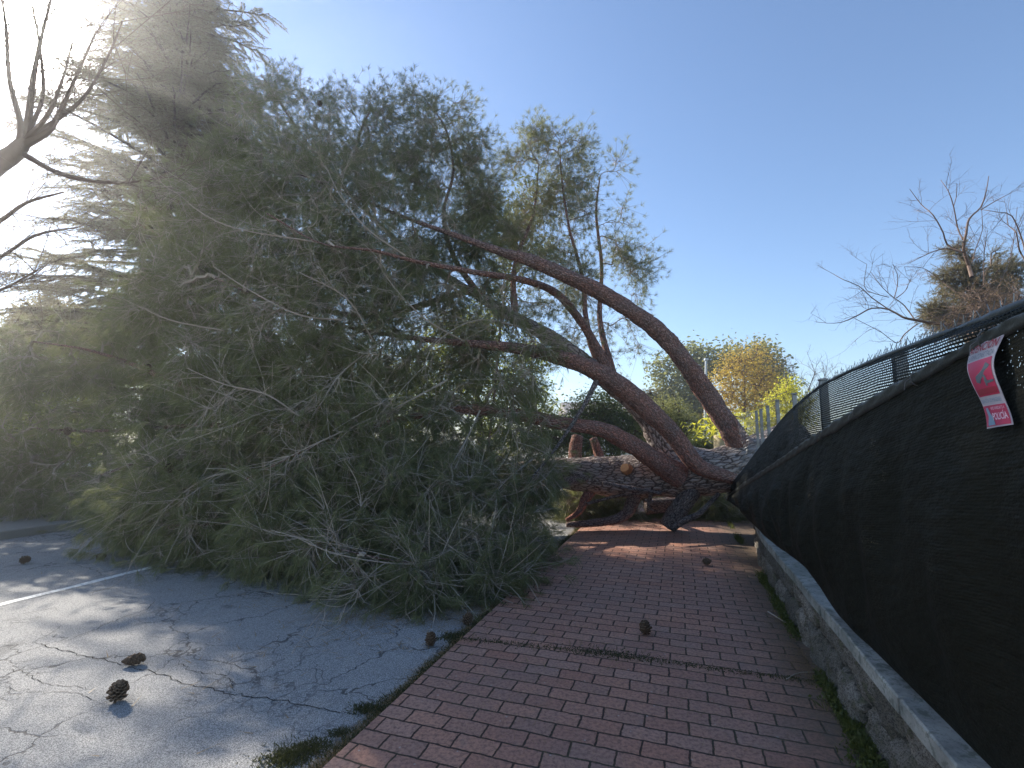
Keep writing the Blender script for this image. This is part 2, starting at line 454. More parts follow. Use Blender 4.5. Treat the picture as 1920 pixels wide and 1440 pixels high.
# the long open cracks in the asphalt
t = NT('crack_fill'); M['crack'] = t.done(t.bsdf((0.022, 0.02, 0.018), 0.95, None, 0.1))
mb = MB()
cracks = [([(60, 1205), (110, 1218), (180, 1235), (250, 1252), (310, 1268), (345, 1282), (390, 1290), (432, 1302), (500, 1309), (560, 1322), (620, 1332), (668, 1342)], 1.0),
          ([(432, 1302), (438, 1283), (420, 1268), (380, 1263), (345, 1250), (330, 1235)], 0.8), ([(378, 1265), (372, 1280), (360, 1290)], 0.7),
          ([(118, 1205), (175, 1182), (225, 1160), (268, 1145), (290, 1130), (292, 1122)], 0.8), ([(0, 1160), (50, 1150), (100, 1140), (106, 1146)], 0.6),
          ([(0, 1210), (40, 1208), (60, 1205), (105, 1182), (115, 1170)], 0.6), ([(0, 1252), (45, 1262), (75, 1280), (130, 1287), (180, 1295)], 0.6),
          ([(520, 1190), (522, 1205), (515, 1222), (520, 1238)], 0.6), ([(0, 1288), (60, 1298), (140, 1300), (190, 1320)], 0.5),
          ([(445, 1225), (460, 1215), (500, 1228)], 0.4), ([(260, 1190), (330, 1200), (380, 1208), (440, 1214)], 0.4), ([(0, 1245), (60, 1238), (120, 1218)], 0.5)]
for pts, k in cracks:
    P = catmull([hit(x, y, ROADZ) for x, y in pts], 0.03)
    for _ in range(1):
        j = rng.standard_normal(P.shape) * 0.009; j[:, 2] = 0; P = P + j
        P[1:-1] += np.cumsum(rng.standard_normal((len(P) - 2, 3)) * 0.0, 0)
    T = norm(np.gradient(P, axis=0)); S = np.stack([T[:, 1], -T[:, 0], 0 * T[:, 0]], 1)
    wd = (0.0018 * k + 0.0022 * k * rng.random((len(P), 1))) * np.minimum(1, np.minimum(np.arange(len(P)) + 1, np.arange(len(P))[::-1] + 1) / 6.)[:, None]
    z = np.array([0, 0, 0.003])
    grid(mb, np.stack([P - S * wd + z, P + S * wd + z], 1))
kind(mb.build('road_crack', M['crack']), 'structure')

t = NT('brick_paving'); o_ = t.obj()
m = t.vmap(o_, (1, 1, 1), rot=(0, 0, math.atan(TANH)))
wv = t.warp(m, 5.0, 0.03); wv = t.warp(wv, 26, 0.014)
def bricks(v, off):
    b = t.n("ShaderNodeTexBrick"); b.offset = 0.5; b.squash = 1.0
    t.l(v, b.inputs['Vector']); b.inputs['Scale'].default_value = 1.0
    b.inputs['Brick Width'].default_value = 0.235; b.inputs['Row Height'].default_value = 0.128
    b.inputs['Mortar Size'].default_value = 0.0065; b.inputs['Mortar Smooth'].default_value = 0.45
    b.inputs['Bias'].default_value = 0.0
    b.inputs['Color1'].default_value = (0, 0, 0, 1); b.inputs['Color2'].default_value = (1, 1, 1, 1); b.inputs['Mortar'].default_value = (0.5, 0.5, 0.5, 1)
    return b
b = bricks(wv, 0)
sep = t.n("ShaderNodeSeparateColor"); t.l(b.outputs['Color'], sep.inputs[0])
n1 = t.noise(o_, 1.1, 5); n2 = t.noise(o_, 45, 5, 0.7); n3 = t.noise(o_, 9, 3)
col = t.mix(sep.outputs[0], (0.45, 0.205, 0.135), (0.62, 0.325, 0.215))
col = t.mix(t.math('MULTIPLY', t.math('GREATER_THAN', sep.outputs[0], 0.78), 0.4), col, (0.26, 0.15, 0.12)); col = t.mix(t.math('MULTIPLY', t.math('LESS_THAN', sep.outputs[0], 0.16), 0.35), col, (0.62, 0.42, 0.32))
col = t.mix(t.math('MULTIPLY', t.step(n1, 0.35, 0.7), 0.5), col, (0.28, 0.20, 0.175))
col = t.mix(t.math('MULTIPLY', t.step(n2, 0.38, 0.68), 0.75), col, (0.16, 0.09, 0.075))
col = t.mix(t.math('MULTIPLY', t.step(n3, 0.55, 0.8), 0.35), col, (0.30, 0.22, 0.19))
wsp = t.voro(o_, 13, 'F1'); fl = t.math('MULTIPLY', t.math('LESS_THAN', wsp, 0.085), t.math('GREATER_THAN', n3, 0.5))
col = t.mix(t.math('MULTIPLY', fl, 0.6), col, (0.45, 0.42, 0.38))
mort = b.outputs['Fac']
col = t.mix(t.math('MULTIPLY', mort, 0.9), col, t.mix(t.step(n1, 0.45, 0.6), (0.022, 0.018, 0.015), (0.04, 0.042, 0.022)))
# dirt and moss gathered along the wall side
sx = t.n("ShaderNodeSeparateXYZ"); t.l(m, sx.inputs[0])
edge = t.step(t.math('ADD', sx.outputs[0], t.math('MULTIPLY', t.math('SUBTRACT', n3, 0.5), 0.5)), 0.25, 0.90)
col = t.mix(t.math('MULTIPLY', edge, 0.8), col, t.mix(n3, (0.07, 0.06, 0.04), (0.13, 0.11, 0.08)))
h = t.math('SUBTRACT', t.math('MULTIPLY', n2, 0.25), mort)
h2 = t.math('MULTIPLY', t.noise(o_, 120, 3), 0.3)
nb = t.bump(h2, 0.5, 0.004, t.bump(h, 0.9, 0.012))
M['paving'] = t.done(t.bsdf(col, 0.72, nb, 0.35))
mb = MB()
A = np.array([pw(s, wv_, 0.0) for s in (-6, 24) for wv_ in (LW, 0.90)])
prof = [(LW - 0.004, -0.09), (LW - 0.004, -0.012), (LW + 0.006, 0.0), (0.97, 0.0), (2.2, -0.002)]
V = np.array([[pw(s, a if a < 2 else CAPW + .12 + float(wc(min(s, 13))), z) for a, z in prof] for s in np.linspace(-6, 26, 60)])
grid(mb, V); kind(mb.build('footpath', M['paving']), 'structure')

# ------------------------------------------------------------------ stone wall with cap
t = NT('rubble_stone'); bc = t.obj(); v = t.var(); n1 = t.noise(bc, 11, 6, 0.65); n2 = t.noise(bc, 110, 5, 0.8)
col = t.mix(v, (0.05, 0.045, 0.038), (0.40, 0.36, 0.31)); col = t.mix(t.step(n1, 0.4, 0.65), col, t.mix(v, (0.16, 0.15, 0.12), (0.2, 0.17, 0.14)))
col = t.mix(t.step(n2, 0.45, 0.6), col, t.mix(0.75, col, (0.02, 0.02, 0.018))); col = t.mix(t.math('MULTIPLY', t.step(n1, .55, .72), 0.5), col, (0.09, 0.11, 0.04))
M['rubble'] = t.done(t.bsdf(col, 0.92, t.bump(n2, 0.9, 0.012, t.bump(n1, 0.6, 0.03)), 0.15))
t = NT('cap_concrete'); bc = t.obj(); n1 = t.noise(bc, 5, 6, 0.65); n2 = t.noise(bc, 55, 5, 0.75); n3 = t.noise(bc, 2, 3)
col = t.mix(t.step(n1, 0.35, 0.68), (0.22, 0.22, 0.20), (0.42, 0.41, 0.37)); col = t.mix(t.math('MULTIPLY', t.step(n2, .5, .7), 0.6), col, (0.07, 0.075, 0.07))
col = t.mix(t.math('MULTIPLY', t.step(n3, .5, .65), 0.4), col, (0.13, 0.15, 0.10)); col = t.mix(t.math('MULTIPLY', t.var(), 0.35), col, (0.12, 0.13, 0.13)); n5 = t.noise(bc, 17, 5, .7); col = t.mix(t.math('MULTIPLY', t.step(n5, .52, .62), .7), col, (0.09, 0.10, 0.075))
M['cap'] = t.done(t.bsdf(col, 0.75, t.bump(n2, 0.6, 0.005), 0.3))

wall = thing('stone_wall', 'low rubble stone wall with grey concrete coping along the brick footpath', 'wall', pw(4, CAPW + 0.1))
S = np.arange(-0.5, 13.5, 0.014); Hh = np.arange(-0.04, 0.432, 0.014)
cells = []
for r in range(2):
    x = -1 + rng.random() * 0.3
    while x < 14.2:
        wd = rng.uniform(0.26, 0.50); cells.append((x + wd / 2, (r + 0.5) * 0.215 + rng.uniform(-.045, .045), wd)); x += wd
cells = np.array(cells)
Sg, Hg = np.meshgrid(S, Hh, indexing='ij')
wob = 0.02 * np.sin(Sg * 21 + Hg * 13) + 0.015 * np.sin(Sg * 37 - Hg * 29)
best = np.full(Sg.shape, 9.); sec = np.full(Sg.shape, 9.); bi = np.zeros(Sg.shape, int)
for i, (cs, ch, cw) in enumerate(cells):
    lo = np.searchsorted(S, cs - 0.6); hi = np.searchsorted(S, cs + 0.6)
    d = np.sqrt(((Sg[lo:hi] + wob[lo:hi] - cs) / (cw * 1.5)) ** 2 + ((Hg[lo:hi] + wob[lo:hi] * .7 - ch) / 0.34) ** 2)
    bsub = best[lo:hi]; ssub = sec[lo:hi]; isub = bi[lo:hi]
    m1 = d < bsub; ssub[:] = np.where(m1, bsub, np.minimum(ssub, d)); isub[m1] = i; bsub[:] = np.where(m1, d, bsub)
edge = np.clip((sec - best) * 3.2, 0, 1)
cj = rng.uniform(-0.014, 0.022, len(cells))
disp = 0.055 * np.sqrt(edge) + cj[bi] * (edge > 0.1) + 0.006 * np.sin(Sg * 90 + 3 * np.sin(Hg * 60)) * edge + rng.standard_normal(Sg.shape) * 0.0016
Wv = CAPW + 0.088 - disp * 1.15 + wc(Sg)
V = UU * Sg[..., None] + NN * Wv[..., None] + np.array([0, 0, 1.]) * Hg[..., None]
mb = MB(); grid(mb, V[:, ::-1], np.where(edge < 0.16, 0.0, 0.3 + 0.7 * rng.random(len(cells))[bi])[:, ::-1].ravel())
bk = np.array([[pw(s, CAPW + 0.19 + float(wc(s)), z) for z in (-0.1, 0.42)] for s in np.linspace(-0.5, 13.5, 30)]); grid(mb, bk)
tp = np.array([[pw(s, a, 0.418) for a in (CAPW + .03 + float(wc(s)), CAPW + 0.19 + float(wc(s)))] for s in np.linspace(-0.5, 13.5, 30)]); grid(mb, tp)
mb.build('rubble_masonry', M['rubble'], wall, True)
s = 0.0; capi = 0
cuts = [0.0]
while cuts[-1] < 13: cuts.append(cuts[-1] + rng.uniform(0.44, 0.62))
for a, b_ in zip(cuts[:-1], cuts[1:]):
    mb = MB(); c = pw((a + b_) / 2, CAPW + 0.095 + float(wc((a + b_) / 2)) + rng.uniform(-.004, .004), 0.463 + rng.uniform(-.003, .003))
    box(mb, c, (0.20, b_ - a - 0.010, 0.078), -math.atan(TANH) - math.atan(float(wc(b_) - wc(a)) / (b_ - a)) + rng.uniform(-.008, .008), rng.random(), 0.007)
    mb.build('coping_slab', M['cap'], wall)

# ------------------------------------------------------------------ fence: posts, chain link
t = NT('galvanised_steel'); n1 = t.noise(t.obj(), 14, 4); M['steel'] = t.done(t.bsdf(t.mix(n1, (0.16, 0.165, 0.17), (0.30, 0.305, 0.31)), 0.42, None, 0.5, 0.7))
t = NT('wire_steel'); M['wire'] = t.done(t.bsdf((0.22, 0.23, 0.24), 0.45, None, 0.5, 0.6))
# key stations of net: (X0 of the vertical plane it hangs in, top px, hem px, bottom px)
FX = 1.045
KEY = [  # X0top, top(px,py), X0hem, hem(px,py), X0bot, bottom(px,py)
    (1.045, (3200, 40), 1.02, (3200, 110), 1.03, (3200, 2420)),
    (1.045, (2250, 420), 1.02, (2250, 450), 1.03, (2250, 1690)),
    (1.045, (1920, 566), 1.01, (1920, 602), 1.03, (1915, 1392)),
    (1.045, (1780, 618), 1.00, (1780, 676), 1.03, (1790, 1283)),
    (1.045, (1640, 672), 0.98, (1640, 755), 1.03, (1660, 1172)),
    (1.045, (1555, 712), 0.97, (1555, 808), 1.01, (1580, 1108)),
    (1.040, (1510, 744), 0.95, (1510, 836), 0.915, (1519, 1074)),
    (1.020, (1470, 782), 0.92, (1468, 864), 0.865, (1480, 1040)),
    (0.980, (1430, 832), 0.88, (1430, 888), 0.85, (1452, 1020)),
    (0.930, (1395, 878), 0.86, (1398, 908), 0.86, (1415, 985)),
    (0.880, (1372, 907), 0.86, (1374, 924), 0.87, (1388, 952)),
    (0.860, (1358, 931), 0.855, (1358, 934), 0.855, (1362, 938))]
def kcurve(xi, pi, n, low=False):
    P = np.array([on_plane(k[pi][0], k[pi][1], k[xi]) for k in KEY])
    if low:      # the near half of the net ends on the coping
        for i in range(6):
            y = on_plane(KEY[i][3][0], KEY[i][3][1], KEY[i][2])[1]; P[i] = ((1.03, 1.03, 1.02, 1.005, .985, .955)[i] + TANH * y, y, 0.503)
    Q = catmull(P, 0.02)
    # resample uniformly per key interval so three curves stay in step
    out = []
    d = np.array([np.argmin(np.linalg.norm(Q - p, axis=1)) for p in P])
    for a, b2 in zip(d[:-1], d[1:]):
        ii = np.linspace(a, b2, n, endpoint=False); f0 = np.floor(ii).astype(int); fr = (ii - f0)[:, None]
        out.append(Q[f0] * (1 - fr) + Q[np.minimum(f0 + 1, len(Q) - 1)] * fr)
    out.append(P[-1:]); return np.concatenate(out)
NK = 26
topc = kcurve(0, 1, NK); hemc = kcurve(2, 3, NK); botc = kcurve(4, 5, NK, True)
fence = thing('chain_link_fence', 'galvanised chain link fence on the low stone wall, bent down where the tree crossed it', 'fence', pw(3, CAPW + .1, .5))
posts = [(1.045, 2250), (1.045, 1655), (1.045, 1521), (1.045, 1470), (1.045, 1440), (1.045, 1423), (1.045, 1411), (1.045, 1403)]
ptop = [400, 668, 714, 740, 752, 763, 769, 772]
for i, (x0, px) in enumerate(posts):
    p = on_plane(px, 700, x0); p = p + NN * 0.075
    hgt = float(at(px, ptop[i], p[1])[2])
    pwid = 0.05 if i < 3 else 0.034
    mb = MB(); box(mb, (p[0], p[1], 0.5 + (hgt - 0.5) / 2), (pwid, pwid, hgt - 0.5), -math.atan(TANH), bev=0.004)
    po = mb.build('fence_post', M['steel'], fence)
    mb = MB(); box(mb, (p[0], p[1], hgt + 0.008), (pwid + .008, pwid + .008, 0.018), -math.atan(TANH), bev=0.005); cp = mb.build('post_cap', M['steel'], po)
def wires(mb, Sfun, a0, a1, b0, b1, cell=0.052, r=0.0014):
    na = int((a1 - a0) / cell); nb = int((b1 - b0) / cell)
    P = np.zeros((na, nb + 1, 3))
    for i in range(na):
        for k in range(nb + 1):
            P[i, k] = Sfun(a0 + (i + (k % 2) * 1.04) * cell, b0 + k * cell)
    tubes(mb, P, np.full(P.shape[:2], r), 3)
# upper fence surface follows the sagging top curve; a = arclength, b = 0..1.6 below the top
tl = np.concatenate([[0], np.cumsum(np.linalg.norm(np.diff(topc, axis=0), axis=1))])
def fsurf(a, b):
    a = min(max(a, 0), tl[-1]); x = np.array([np.interp(a, tl, topc[:, i]) for i in range(3)])
    bot = np.array([np.interp(a, tl, botc[:, i]) for i in range(3)])
    k = b / 1.6
    q = x * (1 - k) + bot * k; return q + NN * (0.018 + 0.01 * math.sin(a * 3 + b * 4))
mb = MB()
wires(mb, fsurf, 0.0, tl[-1] - 0.7, -0.02, 1.6)
# twisted wire ends standing above the top edge
for i in range(int((tl[-1] - 1.5) / 0.052)):
    p = fsurf(i * 0.052, 0.0); e1 = p + np.array([rng.uniform(-.008, .008), rng.uniform(-.01, .02), rng.uniform(0.03, 0.05)]); e2 = p + np.array([rng.uniform(-.01, .01), rng.uniform(-.04, -.02), rng.uniform(0.03, 0.05)])
    tubes(mb, np.array([[p, (p + e1) / 2, e1], [p, (p + e2) / 2, e2]]), np.full((2, 3), 0.0016), 3)
mb.build('wire_mesh', M['wire'], fence)
# mesh torn off the far posts and draped on the trunk
C4 = [[at(1404, 768, 8.1), at(1424, 800, 7.9), at(1432, 838, 7.8), at(1415, 858, 7.75)],
      [at(1392, 778, 8.0), at(1406, 812, 7.7), at(1408, 840, 7.6), at(1390, 880, 7.7)],
      [at(1379, 790, 7.9), at(1386, 818, 7.6), at(1392, 850, 7.6), at(1372, 900, 7.75)]]
C4 = np.array(C4)
def drape(a, b):
    u = min(max(a / 0.9, 0), 1) * 2; vv = min(max(b / 1.3, 0), 1) * 3
    i = min(int(u), 1); k = min(int(vv), 2); fu = u - i; fv = vv - k
    p = (C4[i, k] * (1 - fu) + C4[i + 1, k] * fu) * (1 - fv) + (C4[i, k + 1] * (1 - fu) + C4[i + 1, k + 1] * fu) * fv
    return p + np.array([0.01 * math.sin(b * 30), 0.02 * math.sin(a * 20 + b * 9), 0.0])
mb = MB(); wires(mb, drape, 0.0, 0.86, 0.0, 1.3, 0.042, 0.0026); mb.build('torn_mesh', M['steel'], fence)
mb = MB()
def far(a, b): 
    p = on_plane(1470, 700, 1.045) + UU * a + NN * .02; return np.array([p[0], p[1], b])
wires(mb, far, 0.0, 3.0, 0.7, 2.05, 0.06, 0.0013)
for z in (2.04, 1.3): tubes(mb, np.array([[far(a, z) for a in np.linspace(0, 3.1, 8)]]), np.full((1, 8), 0.003), 4)
mb.build('wire_mesh', M['wire'], fence)

# ------------------------------------------------------------------ shade net
def net_mat(name, holes, base, pitch=0.0115):
    t = NT(name); bc = t.att('bc'); s_ = t.n("ShaderNodeSeparateXYZ"); t.l(t.warp(bc, 5, 0.012), s_.inputs[0])
    u, v = s_.outputs[0], s_.outputs[1]
    rib = t.math('SINE', t.math('MULTIPLY', v, 2 * math.pi / pitch)); yarn = t.math('SINE', t.math('MULTIPLY', u, 2 * math.pi / 0.02))
    n1 = t.noise(bc, 3, 4); n2 = t.noise(bc, 160, 2)
    col = t.mix(t.step(rib, -0.4, 0.9), base, (base[0] * 1.35, base[1] * 1.35, base[2] * 1.35)); col = t.mix(t.math('MULTIPLY', n1, 0.5), col, (0.022, 0.022, 0.016))
    cz = t.noise(t.vmap(bc, (2.2, 5.5, 1), rot=(0, 0, .5)), 2.2, 5, .6)
    sh = t.bsdf(col, 0.66, t.bump(cz, 0.55, 0.05, t.bump(t.math('ADD', rib, t.math('MULTIPLY', n2, .5)), 0.20, 0.0018)), 0.10)
    tr = t.n("ShaderNodeBsdfTransparent"); mx = t.n("ShaderNodeMixShader")
    hol = t.math('MULTIPLY', t.step(rib, 0.55 - holes, 0.95 - holes), t.step(t.math('ADD', yarn, t.math('MULTIPLY', n2, 0.6)), -0.5, 0.1))
    t.set(mx.inputs[0], t.math('MULTIPLY', t.math('MULTIPLY', hol, max(0.0, min(0.95, holes * 2.2))), t.math('SUBTRACT', 1.0, t.var())))
    if holes < 0:     # worn pinholes, in patches
        pin = t.math('MULTIPLY', t.math('LESS_THAN', t.voro(t.vmap(bc, (80, 87, 1)), 1.0), 0.17), t.math('MULTIPLY', t.step(t.noise(bc, 1.7, 2), 0.55, 0.66), t.math('LESS_THAN', v, 0.75))); t.set(mx.inputs[0], pin)
        lt = t.n("ShaderNodeBsdfTransparent")
    t.l(sh, mx.inputs[1]); t.l(tr.outputs[0], mx.inputs[2]); return t.done(mx.outputs[0])
M['net_low'] = net_mat('shade_net', -0.35, (0.0085, 0.0088, 0.0062)); M['net_up'] = net_mat('shade_net_single', 0.42, (0.007, 0.009, 0.008), 0.016)
t = NT('net_hem'); n1 = t.noise(t.obj(), 30, 4); M['hem'] = t.done(t.bsdf(t.mix(n1, (0.02, 0.024, 0.023), (0.05, 0.057, 0.054)), 0.45, t.bump(n1, .4, .006), 0.5))
net = thing('shade_net', 'black shade netting sagging from the chain link fence beside the footpath', 'netting', pw(3, CAPW + .1, .5))
def sheet_between(A_, B_, nb, bulge, fold):
    nA = len(A_); L = np.concatenate([[0], np.cumsum(np.linalg.norm(np.diff(A_, axis=0), axis=1))])
    b = np.linspace(0, 1, nb)[None, :, None]
    V = A_[:, None] * (1 - b) + B_[:, None] * b
    a = L[:, None, None]; hh = np.linalg.norm(A_ - B_, axis=1)[:, None, None]
    near = np.clip((L[-1] - a) / 1.5, 0, 1)
    d = bulge * np.sin(b * math.pi) * near + fold * b * near * (np.sin(a * 9 + b * 3.5) * .6 + np.sin(a * 17 - b * 5 + 1) * .3 + np.sin(a * 4 - b * 7) * .5 + 1.1) * np.clip(b * 3, 0, 1) * np.clip(1.0 - b, 0, 1) ** .6
    V = V - NN * d
    BC = np.concatenate([a + 0 * b, hh * b, 0 * a * b], -1)
    return V, BC
V, BC = sheet_between(topc - NN * 0.006, hemc, 30, 0.01, 0.02)
fade = np.clip((V[..., 1] - 3.3) / 1.0, 0, 1) * .93
mb = MB(); grid(mb, V, fade.ravel(), bc=BC); mb.build('upper_sheet', M['net_up'], net, True)
V, BC = sheet_between(hemc, botc, 90, 0.05, 0.085)
# the slack lower edge billows out over the coping near the tree
mb = MB(); grid(mb, V, bc=BC); mb.build('lower_sheet', M['net_low'], net, True)
lowV = V
t = NT('tie_plastic'); M['tie'] = t.done(t.bsdf((0.10, 0.10, 0.10), .4, None, .4))
for k_ in range(40, len(hemc) - 60, 24):
    c_ = hemc[k_] - NN * .004; a_ = np.linspace(0, 2 * math.pi, 13); tdir = norm(hemc[k_ + 1] - hemc[k_]); ring = c_ + np.cos(a_)[:, None] * np.array([0, 0, .030]) - np.sin(a_)[:, None] * NN * .020
    mb = MB(); tubes(mb, ring, np.full(13, .0022), 5); tubes(mb, np.array([ring[3], ring[3] - NN * .02 - [0, 0, .015], ring[3] - NN * .025 - [0, 0, .05]]), [.0018, .0016, .001], 4); mb.build('cable_tie', M['tie'], net)
K_ = len(hemc); d = np.linspace(0, 1, K_)
jit = np.interp(np.arange(K_), np.arange(0, K_, 5), rng.standard_normal(len(np.arange(0, K_, 5))))

ww = (0.024 + 0.003 * jit) * np.clip(hemc[:, 1] / 1.9, .75, 1.2) * np.clip((K_ - np.arange(K_)) / 40., .3, 1)
pr = [(-1.0, -.001), (-.9, .008), (-.4, .012), (.3, .010), (.75, .014), (1.0, .006), (1.02, -.004)]
V = np.stack([hemc + np.array([0, 0, 1.]) * (ww * a)[:, None] - NN * (b_ + .003 * np.sin(np.arange(K_) * .9 + a * 3) + .004)[:, None] for a, b_ in pr], 1)
mb = MB(); grid(mb, V); mb.build('hem_band', M['hem'], net, True)
mb = MB(); tubes(mb, topc + np.array([0, 0, -.012]), np.interp(np.arange(K_), [0, 60, 100, 140, K_], [.020, .019, .014, .007, .005]) * (1 + .15 * jit), 8); mb.build('top_roll', M['hem'], net, True)

# ------------------------------------------------------------------ warning sign tied to the net
sign = None
Lp = [(1823, 648), (1822, 675), (1822, 700), (1826, 732), (1835, 765), (1848, 804)]
Rp = [(1886, 622), (1879, 650), (1872, 680), (1870, 715), (1877, 755), (1897, 796)]
SX = [1.0, .99, .965, .95, .945, .94]
SL = catmull([on_plane(x, y, q) for (x, y), q in zip(Lp, SX)], 0.01); SR = catmull([on_plane(x, y, q) for (x, y), q in zip(Rp, SX)], 0.01)
def sgn(a, b, off=0.0):
    i = b * (len(SL) - 1); k = b * (len(SR) - 1)
    l = SL[int(i)] * (1 - i % 1) + SL[min(int(i) + 1, len(SL) - 1)] * (i % 1); r = SR[int(k)] * (1 - k % 1) + SR[min(int(k) + 1, len(SR) - 1)] * (k % 1)
    return l * (1 - a) + r * a - NN * (off + 0.012 * math.sin(b * 6.0) + 0.004 * math.sin(a * 3.1))
sign = thing('warning_sign', 'curled red and white police and camera warning banner on the black net', 'sign', sgn(.5, .5))
def pm(name, c, r=0.5):
    t = NT(name); n1 = t.noise(t.obj(), 60, 3); return t.done(t.bsdf(t.mix(t.math('MULTIPLY', n1, 0.25), c, (c[0] * .6, c[1] * .6, c[2] * .6)), r, None, 0.4))
M['white_print'] = pm('white_print', (0.40, 0.38, 0.42)); M['red_print'] = pm('red_print', (0.42, 0.03, 0.085)); M['grey_print'] = pm('grey_print', (0.10, 0.13, 0.15))
M['dkred_print'] = pm('dark_red_print', (0.28, 0.03, 0.05)); M['pink_print'] = pm('pink_print', (0.70, 0.50, 0.58)); M['blue_print'] = pm('blue_print', (0.18, 0.27, 0.36))
def patch(mb, a0, a1, b0, b1, off, na=8, nb=14, thick=0.0):
    V = np.array([[sgn(a0 + (a1 - a0) * i / na, b0 + (b1 - b0) * k / nb, off) for k in range(nb + 1)] for i in range(na + 1)]); grid(mb, V)
mb = MB(); patch(mb, 0, 1, 0, 1, 0.0, 10, 50); patch(mb, 0, 1, 0, 1, -0.0012, 10, 50); mb.build('banner', M['white_print'], sign, True)
mb = MB(); patch(mb, .06, .94, .235, .655, 0.0012, 8, 24); mb.build('red_panel', M['red_print'], sign, True)
mb = MB(); patch(mb, .03, .97, .755, .985, 0.0012, 8, 14); mb.build('red_panel', M['red_print'], sign, True)
mb = MB(); patch(mb, .10, .90, .575, .64, 0.0022, 8, 6); mb.build('caption_band', M['dkred_print'], sign, True)
def poly(mb, pts, off):
    pts = np.array(pts, float); c = pts.mean(0); V = [sgn(c[0], c[1], off)] + [sgn(p[0], p[1], off) for p in pts]; n = len(pts)
    mb.add(V, None, [(0, 1 + i, 1 + (i + 1) % n) for i in range(n)])
mb = MB()
poly(mb, [(.78, .29), (.90, .33), (.52, .475), (.32, .44)], .0024); poly(mb, [(.32, .44), (.52, .475), (.44, .52), (.30, .50)], .0025)
poly(mb, [(.62, .44), (.68, .43), (.72, .50), (.66, .51)], .0024); poly(mb, [(.64, .505), (.92, .50), (.92, .525), (.64, .535)], .0026); poly(mb, [(.62, .48), (.68, .49), (.68, .56), (.62, .555)], .0028)
mb.build('camera_picture', M['grey_print'], sign)
mb = MB(); poly(mb, [(.16, .78), (.28, .78), (.33, .85), (.42, .90), (.46, .975), (.14, .975), (.20, .88)], .0024); mb.build('officer_picture', M['blue_print'], sign)
def text(s_, a0, a1, b0, b1, mat, off=0.0026, name='lettering', bold=0.0):
    c = bpy.data.curves.new('t', 'FONT'); c.body = s_; c.offset = bold; c.resolution_u = 3
    o = bpy.data.objects.new('t', c); COL.objects.link(o); dg = bpy.context.evaluated_depsgraph_get(); dg.update()
    me = bpy.data.meshes.new_from_object(o.evaluated_get(dg)); bpy.data.objects.remove(o)
    co = np.array([v.co[:] for v in me.vertices]); mn, mxx = co.min(0), co.max(0)
    cap_h = mxx[1] - mn[1]
    pos = []
    for v in me.vertices:
        a = a0 + (a1 - a0) * (v.co.x - mn[0]) / (mxx[0] - mn[0]); b = b1 - (b1 - b0) * (v.co.y - mn[1]) / cap_h
        pos.append(sgn(a, b, off))
    loc = np.array(sign.location)
    for v, p in zip(me.vertices, pos): v.co = p - loc
    me.materials.clear(); me.materials.append(mat); me.name = name
    ob = bpy.data.objects.new(name, me); COL.objects.link(ob); ob.parent = sign
text("ATENCIÓN", .05, .95, .015, .125, M['dkred_print'], bold=.02)
text("ALARMA CONECTADA", .06, .94, .145, .215, M['grey_print'])
text("GRABACIÓN DE IMÁGENES", .08, .92, .675, .725, M['blue_print'])
text("AVISO INMEDIATO A", .40, .92, .775, .81, M['pink_print'])
text("POLICÍA", .40, .94, .825, .925, M['pink_print'], bold=.02)

# ------------------------------------------------------------------ generic grower
def grow(nodes, dirs, hubs, sag=0.05, jit=0.04, K=7, order_by=None, block=0.4):
    """connect every hub to the nearest branch already there. returns P (N,K,3), parent index (hub index or -1), hub directions."""
    cap_n = len(nodes) + len(hubs) * (K - 1)
    NP = np.zeros((cap_n, 3)); ND = np.zeros((cap_n, 3)); NO = np.full(cap_n, -1)
    n = len(nodes); NP[:n] = nodes; ND[:n] = dirs
    d0 = np.array([np.min(np.sum((nodes - h) ** 2, 1)) for h in hubs])
    order = np.argsort(d0)
    P = np.zeros((len(hubs), K, 3)); par = np.full(len(hubs), -1); HD = np.zeros((len(hubs), 3))
    for hi_ in order:
        h = hubs[hi_]; D = h - NP[:n]; dist = np.sqrt(np.sum(D * D, 1)) + 1e-6
        cosv = np.sum(D * ND[:n], 1) / dist
        cost = dist * (1 + block * (1 - cosv))
        j = int(np.argmin(cost)); p0 = NP[j]; L = dist[j]
        c1 = p0 + ND[j] * L * 0.38; tt = np.linspace(0, 1, K)[:, None]
        B = (1 - tt) ** 2 * p0 + 2 * (1 - tt) * tt * c1 + tt ** 2 * h
        B[1:-1] += rng.standard_normal((K - 2, 3)) * jit * L * 0.3; B[:, 2] += (sag * L * np.sin(tt * math.pi))[:, 0]
        P[hi_] = B; par[hi_] = NO[j]
        T = norm(np.gradient(B, axis=0)); HD[hi_] = T[-1]
        m_ = K - 1
        NP[n:n + m_] = B[1:]; ND[n:n + m_] = T[1:]; NO[n:n + m_] = hi_; n += m_
    cnt = np.ones(len(hubs))
    for hi_ in order[::-1]:
        if par[hi_] >= 0: cnt[par[hi_]] += cnt[hi_]
    return P, par, HD, cnt

def twigs_from(P_end, D, n, lmin, lmax, spread, bend, K=5, sag=-0.05):
    N = len(P_end); p = np.repeat(P_end, n, 0); d = np.repeat(D, n, 0)
    dd = norm(d * 0.8 + rng.standard_normal(p.shape) * spread + np.array([0, 0, sag]))
    L = rng.uniform(lmin, lmax, (len(p), 1)); bd = rng.standard_normal(p.shape) * bend
    tt = np.linspace(0, 1, K)
    T = p[:, None] + dd[:, None] * L[:, None] * tt[None, :, None] + bd[:, None] * L[:, None] * (tt ** 2)[None, :, None]
    return T

